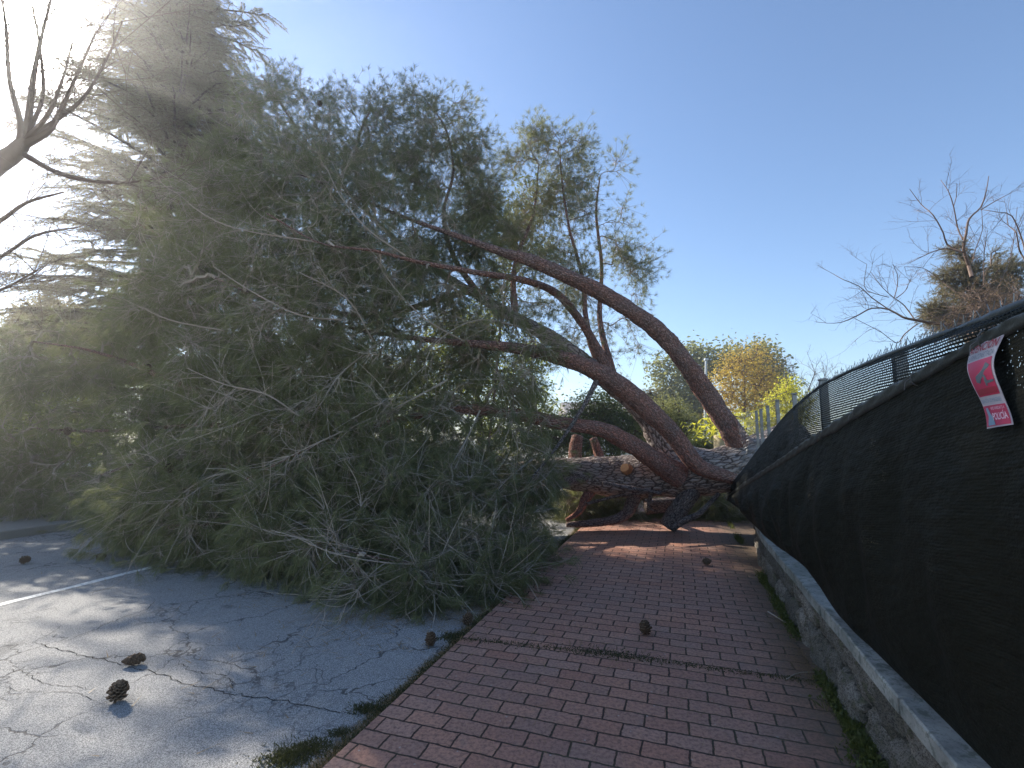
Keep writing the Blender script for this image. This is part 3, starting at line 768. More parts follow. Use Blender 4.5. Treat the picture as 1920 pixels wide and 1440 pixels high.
# ------------------------------------------------------------------ the fallen pine
pine = thing('fallen_pine_tree', 'huge fallen pine tree lying across the road and footpath, its green crown facing the viewer', 'tree', at(1250, 905, 8.7) * np.array([1, 1, 0]))
def wpath(L):
    P = np.array([at(a[0], a[1], a[2]) for a in L]); R = np.array([a[3] / 2 * a[2] / F for a in L])
    return P, R
def limb(name, L, parent, sides=14, var=0.7, lump=0.06, step=0.06, cap=False, mat='pine_bark', var2=None):
    P, R = wpath(L); Q, r = catmull(P, step, R)
    mb = MB(); vv = np.linspace(var, var if var2 is None else var2, len(Q))
    tubes(mb, Q, r, sides, vv, cap=cap, lump=lump); o = mb.build(name, M[mat], parent, True); return o, Q, r
TR = [(1500, 826, 8.3, 84), (1440, 852, 8.3, 84), (1390, 872, 8.35, 84), (1330, 884, 8.5, 84), (1260, 888, 8.7, 84), (1180, 893, 8.9, 78), (1100, 890, 9.0, 64), (1030, 888, 9, 54), (940, 895, 8.9, 44), (840, 905, 8.7, 32), (720, 905, 8.4, 24), (600, 890, 8.0, 16), (450, 870, 7.5, 9)]
trunk, Qt, rt = limb('trunk', TR, pine, 40, 0.0, 0.05, 0.04, True, mat='trunk_bark', var2=0.45)
LIMBS = {
 'L1': ([(1405, 862, 8.3, 46), (1345, 768, 8.2, 38), (1295, 695, 8.0, 35), (1235, 622, 7.8, 33), (1150, 562, 7.6, 31), (1060, 517, 7.4, 28), (1000, 490, 7.3, 24), (940, 472, 7.3, 17), (850, 440, 7.5, 10), (740, 400, 7.7, 6), (620, 350, 7.8, 4), (520, 310, 7.9, 2.5)], .55, .2),
 'L2': ([(1380, 898, 8.1, 24), (1310, 874, 8.05, 30), (1262, 815, 8.0, 35), (1215, 768, 7.9, 38), (1160, 722, 7.8, 38), (1100, 688, 7.7, 32), (1030, 665, 7.5, 28), (960, 652, 7.3, 21), (870, 643, 7.3, 14), (760, 632, 7.2, 9), (640, 610, 7.0, 6), (520, 570, 6.8, 4), (400, 520, 6.7, 3)], .6, .3),
 'L2b': ([(1330, 890, 8.75, 84), (1262, 850, 8.75, 66), (1222, 790, 8.75, 46), (1180, 745, 8.75, 40), (1110, 690, 8.7, 34), (1030, 632, 8.6, 28), (965, 595, 8.6, 24), (880, 545, 8.7, 16), (780, 480, 8.8, 10), (690, 400, 8.9, 7), (600, 300, 9.0, 5), (530, 200, 9.0, 4), (490, 140, 9.0, 2.5)], .0, .6),
 'L3': ([(1275, 892, 8.35, 44), (1235, 868, 8.2, 40), (1190, 838, 8.0, 34), (1130, 806, 7.8, 29), (1060, 795, 7.6, 25), (980, 780, 7.4, 24), (900, 768, 7.2, 20), (810, 775, 7, 14), (700, 800, 6.7, 9), (580, 840, 6.3, 6), (460, 900, 6, 4)], .6, .9),
 'L4': ([(1150, 715, 8.5, 24), (1112, 640, 8.4, 17), (1080, 590, 8.2, 16), (1040, 548, 8, 15), (980, 525, 7.6, 13), (900, 512, 7.2, 11), (860, 505, 7.0, 10), (780, 490, 6.7, 8), (700, 470, 6.5, 6), (600, 455, 6.3, 4), (500, 400, 6.2, 3)], .5, .5),
 'L5': ([(1150, 715, 8.7, 20), (1112, 655, 9, 15), (1098, 590, 9.1, 10), (1092, 520, 9.2, 8), (1068, 430, 9.2, 5), (1055, 350, 9.2, 4), (1050, 290, 9.1, 2)], .6, .6),
 'L6': ([(1148, 700, 8.8, 16), (1125, 600, 9.2, 10), (1128, 500, 9.3, 7), (1118, 400, 9.3, 5), (1125, 330, 9.3, 2.5)], .6, .6),
 'L7': ([(900, 555, 8.6, 14), (850, 480, 8.7, 10), (832, 400, 8.9, 7), (850, 320, 9.1, 5), (835, 240, 9.2, 4), (800, 190, 9.2, 2)], .6, .2),
 'L8': ([(600, 890, 8.0, 15), (520, 820, 7.6, 11), (420, 797, 7.6, 8), (250, 805, 8.6, 6), (150, 808, 9.0, 5), (70, 803, 9.2, 3)], .5, .4),
 'L9': ([(600, 890, 8.0, 15), (440, 770, 8.2, 13), (300, 705, 8.8, 11), (240, 680, 9.1, 8), (160, 655, 9.3, 5), (60, 640, 9.5, 3)], .5, .5),
 'L10': ([(520, 880, 7.2, 11), (430, 870, 6.7, 8), (290, 862, 7.2, 5), (190, 890, 8.0, 3)], .4, .4),
 'L11': ([(1040, 890, 8.9, 16), (1000, 930, 7.8, 10), (960, 985, 6.7, 7), (870, 1038, 5.7, 5), (800, 1055, 5.2, 4), (720, 1048, 5.0, 3), (640, 1030, 5, 2)], .4, .4),
 'L12': ([(720, 905, 8.4, 20), (620, 900, 7.2, 12), (520, 940, 6.3, 8), (420, 980, 6.2, 5), (300, 985, 6.4, 3)], .5, .4),
 'L13': ([(1120, 712, 7.75, 12), (1095, 760, 7.5, 8), (1060, 815, 7.3, 7), (1035, 850, 7.0, 6), (990, 905, 6.8, 4)], .0, .0),
 'L14': ([(690, 400, 8.6, 10), (668, 330, 8.9, 7), (672, 260, 9, 5), (695, 205, 9.1, 3)], .8, .5),
 'L15': ([(965, 595, 8.6, 16), (965, 500, 9.0, 9), (1000, 400, 9.2, 5), (1010, 310, 9.2, 2.5)], .7, .3),
 'L16': ([(880, 545, 8.6, 14), (700, 590, 9.2, 10), (500, 560, 9.3, 8), (350, 470, 9.2, 5), (260, 420, 9, 3)], .8, .5),
 'L18': ([(1180, 900, 9.2, 16), (1200, 930, 9.8, 10), (1260, 945, 10.1, 8), (1370, 940, 10.1, 4)], .2, .3),
 'L17': ([(840, 905, 8.7, 18), (700, 800, 9.3, 12), (520, 720, 9.5, 8), (350, 640, 9.5, 5)], .8, .5),
}
AN, AD = [], []; STUB = []
for k, (L, v1, v2) in LIMBS.items():
    o, Q, r = limb('limb', L, pine, 18 if L[0][3] > 25 else 10, v1, 0.085 if L[0][3] > 25 else 0.05, 0.045, mat='trunk_bark' if k == 'L2b' else 'pine_bark', var2=v2)
    D = norm(np.gradient(Q, axis=0)); ok = r < 0.085
    AN.append(Q[ok][::2]); AD.append(D[ok][::2])
    for _ in range(5 if L[0][3] > 20 else 2):     # broken side shoots
        i = int(rng.integers(len(Q) // 6, len(Q) - 3)); u_ = norm(np.cross(D[i], rng.standard_normal(3))); u_ = norm(u_ + D[i] * .5)
        ln = rng.uniform(.06, .22) + r[i]; STUB.append((np.array([Q[i], Q[i] + u_ * ln * .6, Q[i] + u_ * ln + rng.standard_normal(3) * .02]), min(r[i] * .45, rng.uniform(.010, .022))))
# limbs that prop the trunk off the paving
for L, v1 in ([(1196, 905, 8.85, 26), (1186, 940, 8.75, 24), (1174, 963, 8.7, 20), (1150, 975, 8.6, 17), (1110, 981, 8.55, 14), (1062, 984, 8.5, 9)], .3), \
             ([(1302, 905, 8.5, 38), (1290, 930, 8.45, 36), (1268, 962, 8.5, 34), (1252, 988, 8.55, 30)], .0), \
             ([(1348, 925, 8.2, 7), (1312, 962, 8.1, 10), (1285, 975, 8.15, 13), (1262, 990, 8.2, 12)], .0), \
             ([(1120, 905, 9.0, 20), (1098, 935, 8.9, 18), (1085, 960, 8.7, 12), (1062, 975, 8.6, 7)], .9), \
             ([(1082, 880, 9.4, 27), (1078, 850, 9.5, 24), (1083, 818, 9.6, 22)], .6), ([(1128, 880, 9.4, 20), (1122, 850, 9.5, 18), (1112, 822, 9.6, 14)], .7), \
             ([(1110, 895, 8.9, 20), (1060, 905, 8.4, 15), (1000, 940, 8, 10), (960, 990, 7.5, 5)], .2):
    limb('limb', L, pine, 12, v1, 0.07, 0.04, cap=True)
for L in ([(1010, 868, 8.6, 12), (1060, 880, 8.6, 14), (1100, 900, 8.6, 8)], [(1240, 925, 8.3, 6), (1180, 915, 8.2, 9), (1130, 905, 8.2, 5)], [(1210, 950, 9.4, 30), (1270, 945, 9.4, 26)], [(1222, 925, 8.6, 8), (1216, 950, 8.5, 5), (1230, 960, 8.5, 3)], [(1100, 945, 8.6, 6), (1160, 930, 8.5, 5), (1250, 920, 8.4, 3)]):
    limb('limb', L, pine, 8, .1, 0.05, 0.05, cap=True)
t = NT('cut_wood'); n1 = t.noise(t.obj(), 30, 3); M['cut'] = t.done(t.bsdf(t.mix(n1, (0.42, 0.24, 0.12), (0.25, 0.13, 0.07)), 0.8, None, .2))
P = np.array([at(1176, 880, 8.5), at(1172, 878, 8.42), at(1171, 877, 8.405)]); mb = MB(); tubes(mb, P, [.10, .085, .075], 12, 0.5, cap=True, lump=.06); mb.build('sawn_stub', M['cut'], pine)

BL = """640,1030,5.5,85 760,1050,5.3,75 880,1030,5.7,70 540,990,5.9,75 980,1000,6.3,55 950,1070,5.4,38 700,940,6,95 850,930,6.3,85 560,900,6.2,95 960,920,7,55 690,1085,5.1,48 800,1095,5.0,42 900,1090,5.2,36 560,1055,5.6,36
430,960,6.4,85 300,930,6.6,90 230,960,6.9,55 320,990,6.5,46 60,935,9.3,34 130,945,9.2,32 0,930,9.4,40 -60,930,9.6,50 185,960,8.7,30 150,885,9.6,72 60,880,9.8,62 0,875,9.9,72 110,920,10,40 40,930,10.2,34 230,900,8.6,60 480,1010,6.0,45 410,1010,6.2,36
60,800,9.8,85 170,780,9.6,85 300,800,8.4,90 420,820,6.8,90 60,700,9.8,62 170,690,9.7,62 280,650,9.2,65 -70,800,9.9,90 -60,700,9.9,60 -60,900,10,60 20,650,9.9,36 120,640,9.9,40 200,620,9.6,44
560,780,6.5,105 700,800,6.6,95 830,820,7,80 930,850,7.6,45 420,680,7.2,95 560,640,6.8,105 700,650,7,95 820,700,7.5,80 890,640,8,55 330,560,7.6,85 450,520,7.2,105 580,500,7,105 710,520,7.2,95 820,560,7.6,65
340,430,8,85 450,380,7.8,95 570,380,7.6,95 700,390,7.8,85 800,430,8,70 880,440,8.4,50 480,270,8.6,80 560,220,9,70 650,260,9,70 740,240,9.2,58 820,240,9.3,52 510,165,9,34 590,175,9.2,30 880,300,9.2,50 800,330,9,70 910,380,9,55 410,310,8.4,55 770,190,9.2,28 690,200,9.2,26
1000,290,9.2,40 1060,290,9.2,36 1110,330,9.3,38 1145,400,9.3,30 1140,490,9.3,34 1190,510,9.3,22 1205,465,9.3,14 1080,400,9.4,44 1050,480,9.5,44 1010,390,9.4,44 1160,310,9.3,14 1150,650,9,26 1000,560,9.2,36 1190,640,9,20 960,300,9.3,26 1110,560,9.3,26 950,450,9.2,44 1180,600,9.1,18
1150,935,10.2,30 1230,945,10.0,28 1320,945,9.9,26 1080,940,9.8,30 1390,930,10,22 1190,965,9.9,22 1280,965,9.9,22 1360,960,9.8,20 1100,925,9.9,24 300,890,8.6,90 470,880,8.2,95 640,880,8.0,100 800,880,8.3,90 930,920,8.3,60 150,850,10.6,80 40,850,10.6,80 600,960,7.0,75 420,960,7.4,70 760,960,7.0,70 960,700,6.9,46 1000,800,6.9,34 940,790,6.8,46 1030,870,7,28 1000,910,6.8,40 900,560,7,46 1010,640,7.2,24 930,330,9.2,34 940,400,9.3,36 1040,240,9.2,16 1090,260,9.3,16 1130,440,9.3,30 860,210,9.3,26 450,200,8.9,40 620,330,8.6,80 720,320,8.8,75 800,270,9.0,55 860,370,9,60 560,300,8.5,70 690,470,8,80 780,500,8.3,60 860,480,8.6,50 930,520,8.8,40 470,150,9,30 550,150,9.2,34 640,180,9.2,34 740,185,9.2,36 800,190,9.2,34 880,260,9.2,36 970,440,9.3,40 1040,350,9.3,44 1000,250,9.2,34 1050,560,9.3,30 1080,620,9.1,20 1165,470,9.3,28 1110,480,9.3,34 1215,500,9.3,10 1190,560,9.2,14 980,640,8.0,38 1060,700,8.4,24 1030,560,7.9,26 940,600,7.6,40 980,720,7.5,34 1080,520,9.2,34 1130,620,9.2,22 1010,500,8.8,40 900,700,7.3,50 1000,850,7.6,40 1050,830,8.0,22 1165,380,9.3,14 1110,960,10,20
500,600,9.4,120 700,600,9.6,120 350,740,9.4,100 640,780,9.4,120 850,620,9.6,75 450,450,9.5,100 600,450,9.5,110 300,600,9.3,80 480,780,9.4,100"""
blobs = np.array([[float(x) for x in b_.split(',')] for b_ in BL.split()])
hubs = []; hw = []
for (px, py, Y, r) in blobs:
    back = Y > 9.35 and r > 70; plume = px > 950 and py < 700
    k = (0.0052 if back else (0.0170 if plume else 0.0155)) * (Y / 7.6) ** 1.5 * (0.85 if Y > 8.4 and py < 300 else 1.05)
    k *= 3.0 if (Y > 9.7 and py > 890 and px > 1000) else 1.0
    n = max(5, int(k * r * r)); c = at(px, py, Y); R = r * Y / F
    g = norm(rng.standard_normal((n, 3))) * (rng.random((n, 1)) ** (1 / 2.6)) * R
    g[:, 1] *= 0.8
    h = c + g; h[:, 2] = np.maximum(h[:, 2], 0.10)
    q_ = h * 1.0; cl = np.sin(q_[:, 0] * 6.1 + 1.3 * np.sin(q_[:, 2] * 3.7)) + np.sin(q_[:, 2] * 6.7 + 1.7 * np.sin(q_[:, 1] * 4.1 + 1)) + np.sin(q_[:, 1] * 5.3 + q_[:, 0] * 3.1)
    h = h[rng.random(n) < np.clip(0.60 + 0.52 * cl, 0.03, 1)]; n = len(h)
    hubs.append(h); hw.append(np.full(n, 1 if back else (2 if plume or (Y > 8.4 and py < 330) else 0)))
hubs = np.concatenate(hubs); hw = np.concatenate(hw)
nodes = np.concatenate(AN); dirs = np.concatenate(AD)
P, par, HD, cnt = grow(nodes, dirs, hubs, 0.03, 0.10, 7)
tipr = 0.0032
rb = np.minimum(tipr + 0.0026 * (cnt - 1) ** 0.5 + 0.0012, 0.03)
R = rb[:, None] * np.linspace(1, 0.72, 7)[None]
mb = MB(); tubes(mb, P, R, 5, rng.random(len(P)) * 0.8)
for p_, r_ in STUB: tubes(mb, p_, r_ * np.array([1.3, .9, .65]), 7, .1, cap=True, lump=.08)
nt_ = 8
T = twigs_from(P[:, -1], HD, nt_, 0.16, 0.46, 0.58, 0.28, 5, -0.38)
T2 = twigs_from(P[:, 4], HD, 3, 0.16, 0.38, 0.66, 0.28, 5, -0.38)
for TT in (T, T2):
    TT[..., 2] = np.maximum(TT[..., 2], 0.02)
    tubes(mb, TT, np.full(TT.shape[:2], 1.) * np.linspace(0.0032, 0.0018, 5), 3, rng.random(len(TT)))
# bare dead twigs in front of the needles
fr = np.where((P[:, -1, 1] < 7.6))[0]
fr = fr[rng.random(len(fr)) < 0.5]; TB = twigs_from(P[fr, -1], HD[fr], 3, 0.25, 0.6, 0.8, 0.4, 6, -0.1); TB[..., 2] = np.maximum(TB[..., 2], 0.02)
FB = [[(840, 712, 6.6, 7), (760, 755, 6.4, 6), (675, 794, 6.1, 5), (600, 828, 5.9, 4), (534, 860, 5.8, 2.5)], [(720, 635, 6.8, 6), (640, 700, 6.3, 4), (600, 760, 6.0, 3)],
      [(1000, 860, 6.9, 6), (950, 900, 6.3, 4), (900, 960, 5.9, 3)], [(600, 455, 6.4, 5), (450, 430, 6.1, 4), (380, 400, 6.2, 3), (330, 360, 6.5, 2)], [(640, 600, 6.5, 6), (560, 590, 6.1, 5), (470, 545, 6.0, 4), (400, 500, 6.1, 2.5)],
      [(900, 1030, 5.5, 5), (790, 1056, 5.0, 4.5), (700, 1052, 4.85, 4), (620, 1035, 4.85, 3), (560, 1010, 5.0, 2)], [(760, 480, 6.6, 6), (690, 430, 6.3, 4), (640, 370, 6.4, 3), (610, 310, 6.7, 2)], [(870, 640, 7.2, 6), (800, 600, 6.8, 5), (740, 540, 6.6, 3.5), (700, 480, 6.6, 2)],
      [(460, 880, 6.2, 5), (380, 900, 6.0, 4), (300, 960, 6.0, 2.5)], [(560, 780, 6.0, 5), (500, 740, 5.8, 4), (420, 720, 5.9, 3), (350, 690, 6.2, 2)], [(700, 640, 6.6, 5), (650, 560, 6.2, 4), (560, 510, 6.1, 3)], [(900, 770, 6.8, 6), (860, 850, 6.2, 4), (800, 920, 5.8, 3)],
      [(1000, 620, 7.6, 5), (900, 600, 7.2, 5), (820, 640, 6.8, 3), (790, 700, 6.6, 2)], [(330, 800, 7.6, 5), (250, 850, 7.3, 4), (180, 880, 7.2, 2)], [(420, 620, 6.8, 5), (320, 600, 6.9, 4), (230, 560, 7.2, 2)]]
FP = []
for L_ in FB:
    a_, b_ = wpath(L_); Q_, r_ = catmull(a_, .06, b_); FP.append((Q_, r_)); tubes(mb, Q_, r_ * .62, 6, .35, lump=.04)
def fans(polys, per_m):
    C, D = [], []
    for Q_, r_ in polys:
        T_ = norm(np.gradient(Q_, axis=0)); n = max(5, int(len(Q_) * .06 * per_m)); i = rng.integers(2, len(Q_), n); C.append(Q_[i]); D.append(T_[i])
    return np.concatenate(C), np.concatenate(D)
C_, D_ = fans(FP, 7)
F1 = twigs_from(C_, D_, 1, .25, .7, .42, .45, 8, -.35); F1[..., 2] = np.maximum(F1[..., 2], .02); tubes(mb, F1, np.full(F1.shape[:2], 1.) * np.linspace(.0040, .0022, 8), 4, .1 + .5 * rng.random(len(F1)))
C_ = np.concatenate([F1[:, 3], F1[:, 5], F1[:, 7]]); D_ = np.concatenate([norm(F1[:, 4] - F1[:, 2]), norm(F1[:, 6] - F1[:, 4]), norm(F1[:, 7] - F1[:, 6])])
F2 = twigs_from(C_, D_, 2, .12, .38, .5, .45, 6, -.3); F2[..., 2] = np.maximum(F2[..., 2], .02); tubes(mb, F2, np.full(F2.shape[:2], 1.) * np.linspace(.0030, .0018, 6), 3, .1 + .5 * rng.random(len(F2)))
tubes(mb, TB, np.full(TB.shape[:2], 1.) * np.linspace(0.0046, 0.0022, 6), 3, 0.4 + 0.6 * rng.random(len(TB)))
mb.build('branchlets', M['twig'], pine)
mb = MB()
def dress(TT, w_, frac):
    C = TT[:, -1]; D = norm(TT[:, -1] - TT[:, -2])
    near = C[:, 1] < 6.9; star = w_ == 2; C2, D2 = C[star], norm(D[star] + np.array([0, 0, .55])); needles(mb, C2, D2, 30, 0.115, 0.0036, 0.85, 0.25, 0.07, None, False)
    C, D, near, w_ = C[~star], D[~star], near[~star], w_[~star]
    v0 = np.clip(rng.random(len(C)) * 0.8 + 0.2 * np.sin(C[:, 0] * 2.1) * np.cos(C[:, 2] * 2.7), 0, 1)
    for msk, nn, wdt, two in ((near, 36, 0.0026, True), (~near & (w_ != 1), 30, 0.0036, False), (~near & (w_ == 1), 18, 0.006, False)):
        needles(mb, C[msk], D[msk], nn, 0.15, wdt, 0.44, 0.85, 0.11, v0[msk], two)
needles(mb, F2[::3, -1], norm(F2[::3, -1] - F2[::3, -2]), 30, .15, .0027, .44, .8, .1, None, True); dress(T, np.repeat(hw, nt_), 1); dress(T2, np.repeat(hw, 3), 1)
mb.build('crown', M['needles'], pine)
print('pine hubs', len(hubs), 'verts', mb.n)

# ------------------------------------------------------------------ pine cones
t = NT('cone_scales'); n1 = t.noise(t.obj(), 60, 4); M['cone'] = t.done(t.bsdf(t.mix(t.var(), t.mix(n1, (0.06, 0.035, 0.022), (0.11, 0.065, 0.04)), (0.24, 0.17, 0.11)), 0.8, t.bump(n1, .4, .003), .25))
def cone_mesh(L=0.115, Rm=0.047, opened=0.85, n=78):
    core = MB(); zz = np.linspace(0.004, L * 0.9, 9)
    tubes(core, np.stack([0 * zz, 0 * zz, zz], 1), Rm * 0.33 * np.sin(np.clip(zz / L, 0.05, .97) * math.pi) ** .6, 10, 0)
    sc = MB()
    for i in range(n):
        f_ = (i + .5) / n; z = L * (0.04 + 0.9 * f_); th = i * 2.39996
        rr = Rm * (math.sin(min(f_ * 0.80 + 0.17, 1) * math.pi) ** 0.65)
        ln = rr * (0.85 + .45 * random.random()); wd = 0.34 * rr + 0.004; el = opened * (0.15 + 1.0 * f_) + (1 - opened) * 1.25
        o_ = np.array([math.cos(th), math.sin(th), 0]); s_ = np.array([-math.sin(th), math.cos(th), 0]); u_ = np.array([0, 0, 1.])
        d_ = o_ * math.cos(el) + u_ * math.sin(el); nrm = -o_ * math.sin(el) + u_ * math.cos(el)
        b_ = u_ * z + o_ * rr * 0.12 - u_ * 0.3 * ln * math.sin(el)
        tip = b_ + d_ * ln; tk = 0.0035
        V = [b_ - s_ * wd * .3, b_ + s_ * wd * .3, tip + s_ * wd * .5, tip - s_ * wd * .5, b_ - s_ * wd * .3 + nrm * tk, b_ + s_ * wd * .3 + nrm * tk, tip + s_ * wd * .42 + nrm * tk * 2.2, tip - s_ * wd * .42 + nrm * tk * 2.2, tip + d_ * .004 + nrm * tk]
        sc.add(V, [(3, 2, 1, 0), (4, 5, 6, 7), (0, 1, 5, 4), (1, 2, 6, 5), (3, 0, 4, 7)], [(2, 3, 8), (6, 2, 8), (7, 6, 8), (3, 7, 8)], None, [0, 0, .1, .1, 0, 0, .55, .55, 1.0])
    return core, sc
def make_cone(opened, name='pine_cone'):
    r = thing(name, 'cone', 'pine cone'); c, s_ = cone_mesh(opened=opened); c.build('core', M['cone'], r, True); s_.build('scales', M['cone'], r); return r
proto = {o: make_cone(o) for o in (0.9, 0.25)}
used = set()
cones = [(45, 1058, .9, (0.2, 1.2, 0.4), 1.0, 'open dark pine cone alone on the sunlit asphalt beyond the white line'),
         (188, 1050, .9, (1.5, .2, 2), .95, 'brown pine cone in shade beside the crown tips, beyond the white line'),
         (320, 1049, .9, (0.3, .3, 1), .95, 'brown pine cone sitting at the far end of the white road line'),
         (373, 1055, .9, (0.1, .1, 3), 1.0, 'open pine cone with pale scales just right of the end of the white line'),
         (248, 1248, .25, (1.5, 0.0, 1.9), 1.2, 'closed dark pine cone lying on its side on the cracked asphalt'),
         (220, 1316, .9, (0.45, 0.2, .3), 1.12, 'large open pine cone standing upright on the cracked asphalt, nearest the viewer'),
         (807, 1212, .9, (0.5, -.7, 4), .92, 'reddish open pine cone on the asphalt touching the footpath edge'),
         (876, 1172, .9, (0.35, .4, 1), .92, 'reddish pine cone at the corner between crown and footpath edge'),
         (1210, 1190, .9, (0.6, .9, 2), 1.0, 'open pine cone lying alone on the brick footpath'),
         (1325, 1060, .9, (1.2, .3, 0), .9, 'small dark pine cone far along the shaded brick footpath'),
         (521, 1082, .9, (1.5, .1, 2), .7, 'pale little pine cone under the front edge of the crown'),
         (575, 1090, .9, (.8, .1, 1), .65, 'faint pale pine cone half buried in the crown front on the asphalt')]
for (px, py, op, rot, sc_, lab) in cones:
    z0 = 0.0 if px > 900 else ROADZ
    p = hit(px, py, z0)
    src = proto[op]
    if op not in used: r = src; used.add(op)
    else:
        r = src.copy(); COL.objects.link(r)
        for ch in list(src.children): c = ch.copy(); COL.objects.link(c); c.parent = r
    r['label'] = lab; r['group'] = 'pine cones scattered on road and footpath'
    e_ = Vector((math.sin(rot[0]), 0, 0))
    r.location = (0, 0, 0); r.rotation_euler = rot; r.scale = (sc_,) * 3
    bpy.context.view_layer.update()
    mz = min((r.matrix_basis @ v.co).z for ch in r.children for v in ch.data.vertices)
    cc = r.matrix_basis @ Vector((0, 0, 0.055))
    r.location = (p[0] - cc.x, p[1] - cc.y, z0 - mz + 0.001)
for (px, py, Y) in ((600, 188, 8.9), (278, 682, 7.3), (318, 868, 6.3), (128, 800, 7.3), (596, 215, 8.9)):
    core, sc2 = cone_mesh(); a = at(px, py, Y); m_ = MB()
    for B_ in (core, sc2):
        for v, q, tt_ in [(np.concatenate(B_.v), np.concatenate(B_.q), np.concatenate(B_.t) if B_.t else None)]:
            v = v.copy(); v[:, 2] *= -1; m_.add(v * 1.1 + a, q, tt_, None, np.concatenate(B_.var))
    m_.build('pine_cone', M['cone'], pine)

# ------------------------------------------------------------------ cedar behind
def cedar(name, label, base, H, ztop, rad, nb, mat, seed_lean=(0, 0), zlow=2.0, leaf=(0.16, 0.016), nper=12, dens=1.0, tr=0.22, cat='tree'):
    o = thing(name, label, cat, base)
    b = np.array(base); zz = np.linspace(0, 1, 24)
    TP = b + np.stack([seed_lean[0] * zz, seed_lean[1] * zz, H * zz], 1)
    mb = MB(); tubes(mb, TP, tr * (1 - zz * .93), 12, .3, lump=.05); mb.build('trunk', M['dark_bark'], o, True)
    bb = MB(); fo = MB(); BP = []
    for i in range(nb):
        f_ = rng.random() ** 0.85; z = zlow + (H - zlow - 0.2) * f_; a = rng.uniform(0, 2 * math.pi)
        if z > ztop: continue
        L = rad(z) * rng.uniform(0.55, 1.08)
        p0 = b + np.array([seed_lean[0] * z / H, seed_lean[1] * z / H, z]); d = np.array([math.cos(a), math.sin(a), rng.uniform(-.05, .28)])
        tt_ = np.linspace(0, 1, 8)[:, None]
        BP.append(p0 + d * L * tt_ + np.array([0, 0, -0.16]) * L * tt_ ** 2 + rng.standard_normal((8, 3)) * .04 * tt_)
    BP = np.array(BP); LL = np.linalg.norm(BP[:, -1] - BP[:, 0], axis=1)
    tubes(bb, BP, (0.018 + .012 * LL[:, None]) * np.linspace(1, .2, 8), 5, .3)
    # side shoots
    C, D = [], []
    for k, B_ in enumerate(BP):
        n = max(4, int(LL[k] * 9 * dens)); 
        f_ = rng.uniform(0.12, 1.0, n) * 7; i0 = np.minimum(f_.astype(int), 6); fr_ = (f_ - i0)[:, None]
        p = B_[i0] * (1 - fr_) + B_[i0 + 1] * fr_; t_ = norm(B_[i0 + 1] - B_[i0])
        sd = np.cross(t_, [0, 0, 1]) * np.where(rng.random((n, 1)) < .5, -1, 1)
        d = norm(t_ * .7 + sd * rng.uniform(.4, 1.1, (n, 1)) + np.stack([0 * p[:, 0], 0 * p[:, 0], rng.uniform(-.35, .2, n)], 1))
        C.append(p); D.append(d)
    C = np.concatenate(C); D = np.concatenate(D); L = rng.uniform(0.35, 0.95, (len(C), 1)) * (1.0 if rad(zlow + 1) > 2 else .6)
    tt_ = np.linspace(0, 1, 5)
    SH = C[:, None] + D[:, None] * L[:, None] * tt_[None, :, None] + np.array([0, 0, -.22]) * L[:, None] * (tt_ ** 2)[None, :, None] + rng.standard_normal((len(C), 5, 3)) * .015
    tubes(bb, SH, np.full(SH.shape[:2], 1.) * np.linspace(.008, .003, 5), 3, .5)
    bb.build('branches', M['dark_bark'], o)
    pc = np.concatenate([SH[:, k] * (1 - u) + SH[:, k + 1] * u for k in range(4) for u in (0.25, .75)]); pd = np.concatenate([norm(SH[:, k + 1] - SH[:, k]) for k in range(4) for u in (0, 1)])
    needles(fo, pc, pd, nper, leaf[0], leaf[1], .6, .35, .12, np.clip(rng.random(len(pc)), 0, 1))
    fo.build('crown', M[mat], o)
    print(name, fo.n); return o
cb = at(282, 700, 16.0); cb[2] = 0
def crad(z): return float(np.interp(z, [0, 5, 7.2, 8.2, 10, 10.8, 12.8, 14.5, 18], [3.6, 4.2, 4.5, 3.0, 3.0, 4.4, 3.9, 2.7, 2.6])) + 0.25 * math.sin(z * 1.9)
cedar('cedar_tree', 'tall dark cedar rising behind the fallen crown in front of the sun', cb, 17.6, 17.5, crad, 420, 'cedar', (0.3, 0), 2.5, (0.12, 0.015), 9, 1.15)

# ------------------------------------------------------------------ bare trees
def branchy(polys, twn, tl_, seedv, K=7, levels=2, spread=.55, bend=.25, up=.1, r0=.006):
    """polys: list of (Q, r). adds side twigs recursively. returns list of (P,R) batches"""
    out = []
    src = [(Q[np.arange(len(Q)) * 1], norm(np.gradient(Q, axis=0))) for Q, r in polys]
    C = []; D = []
    for Q, T_ in src:
        n = max(2, int(twn * len(Q) / 10)); i = rng.integers(max(1, len(Q) // 6), len(Q), n); C.append(Q[i]); D.append(T_[i])
    C = np.concatenate(C); D = np.concatenate(D); L = tl_; r = r0
    for lv in range(levels):
        d = norm(D * .8 + rng.standard_normal(D.shape) * spread + np.array([0, 0, up])); ln = rng.uniform(.35, 1.1, (len(C), 1)) * L
        tt_ = np.linspace(0, 1, K); bd = rng.standard_normal(D.shape) * bend
        P_ = C[:, None] + d[:, None] * ln[:, None] * tt_[None, :, None] + bd[:, None] * ln[:, None] * (tt_ ** 2)[None, :, None]
        out.append((P_, np.full(P_.shape[:2], 1.) * np.linspace(r, r * .45, K)))
        k = 4 if lv == 0 else 3
        ii = rng.integers(2, K, (len(P_), k)); rows = np.arange(len(P_))[:, None]
        T_ = norm(np.gradient(P_, axis=1)); C = P_[rows, ii].reshape(-1, 3); D = T_[rows, ii].reshape(-1, 3); L *= .55; r *= .55
    return out
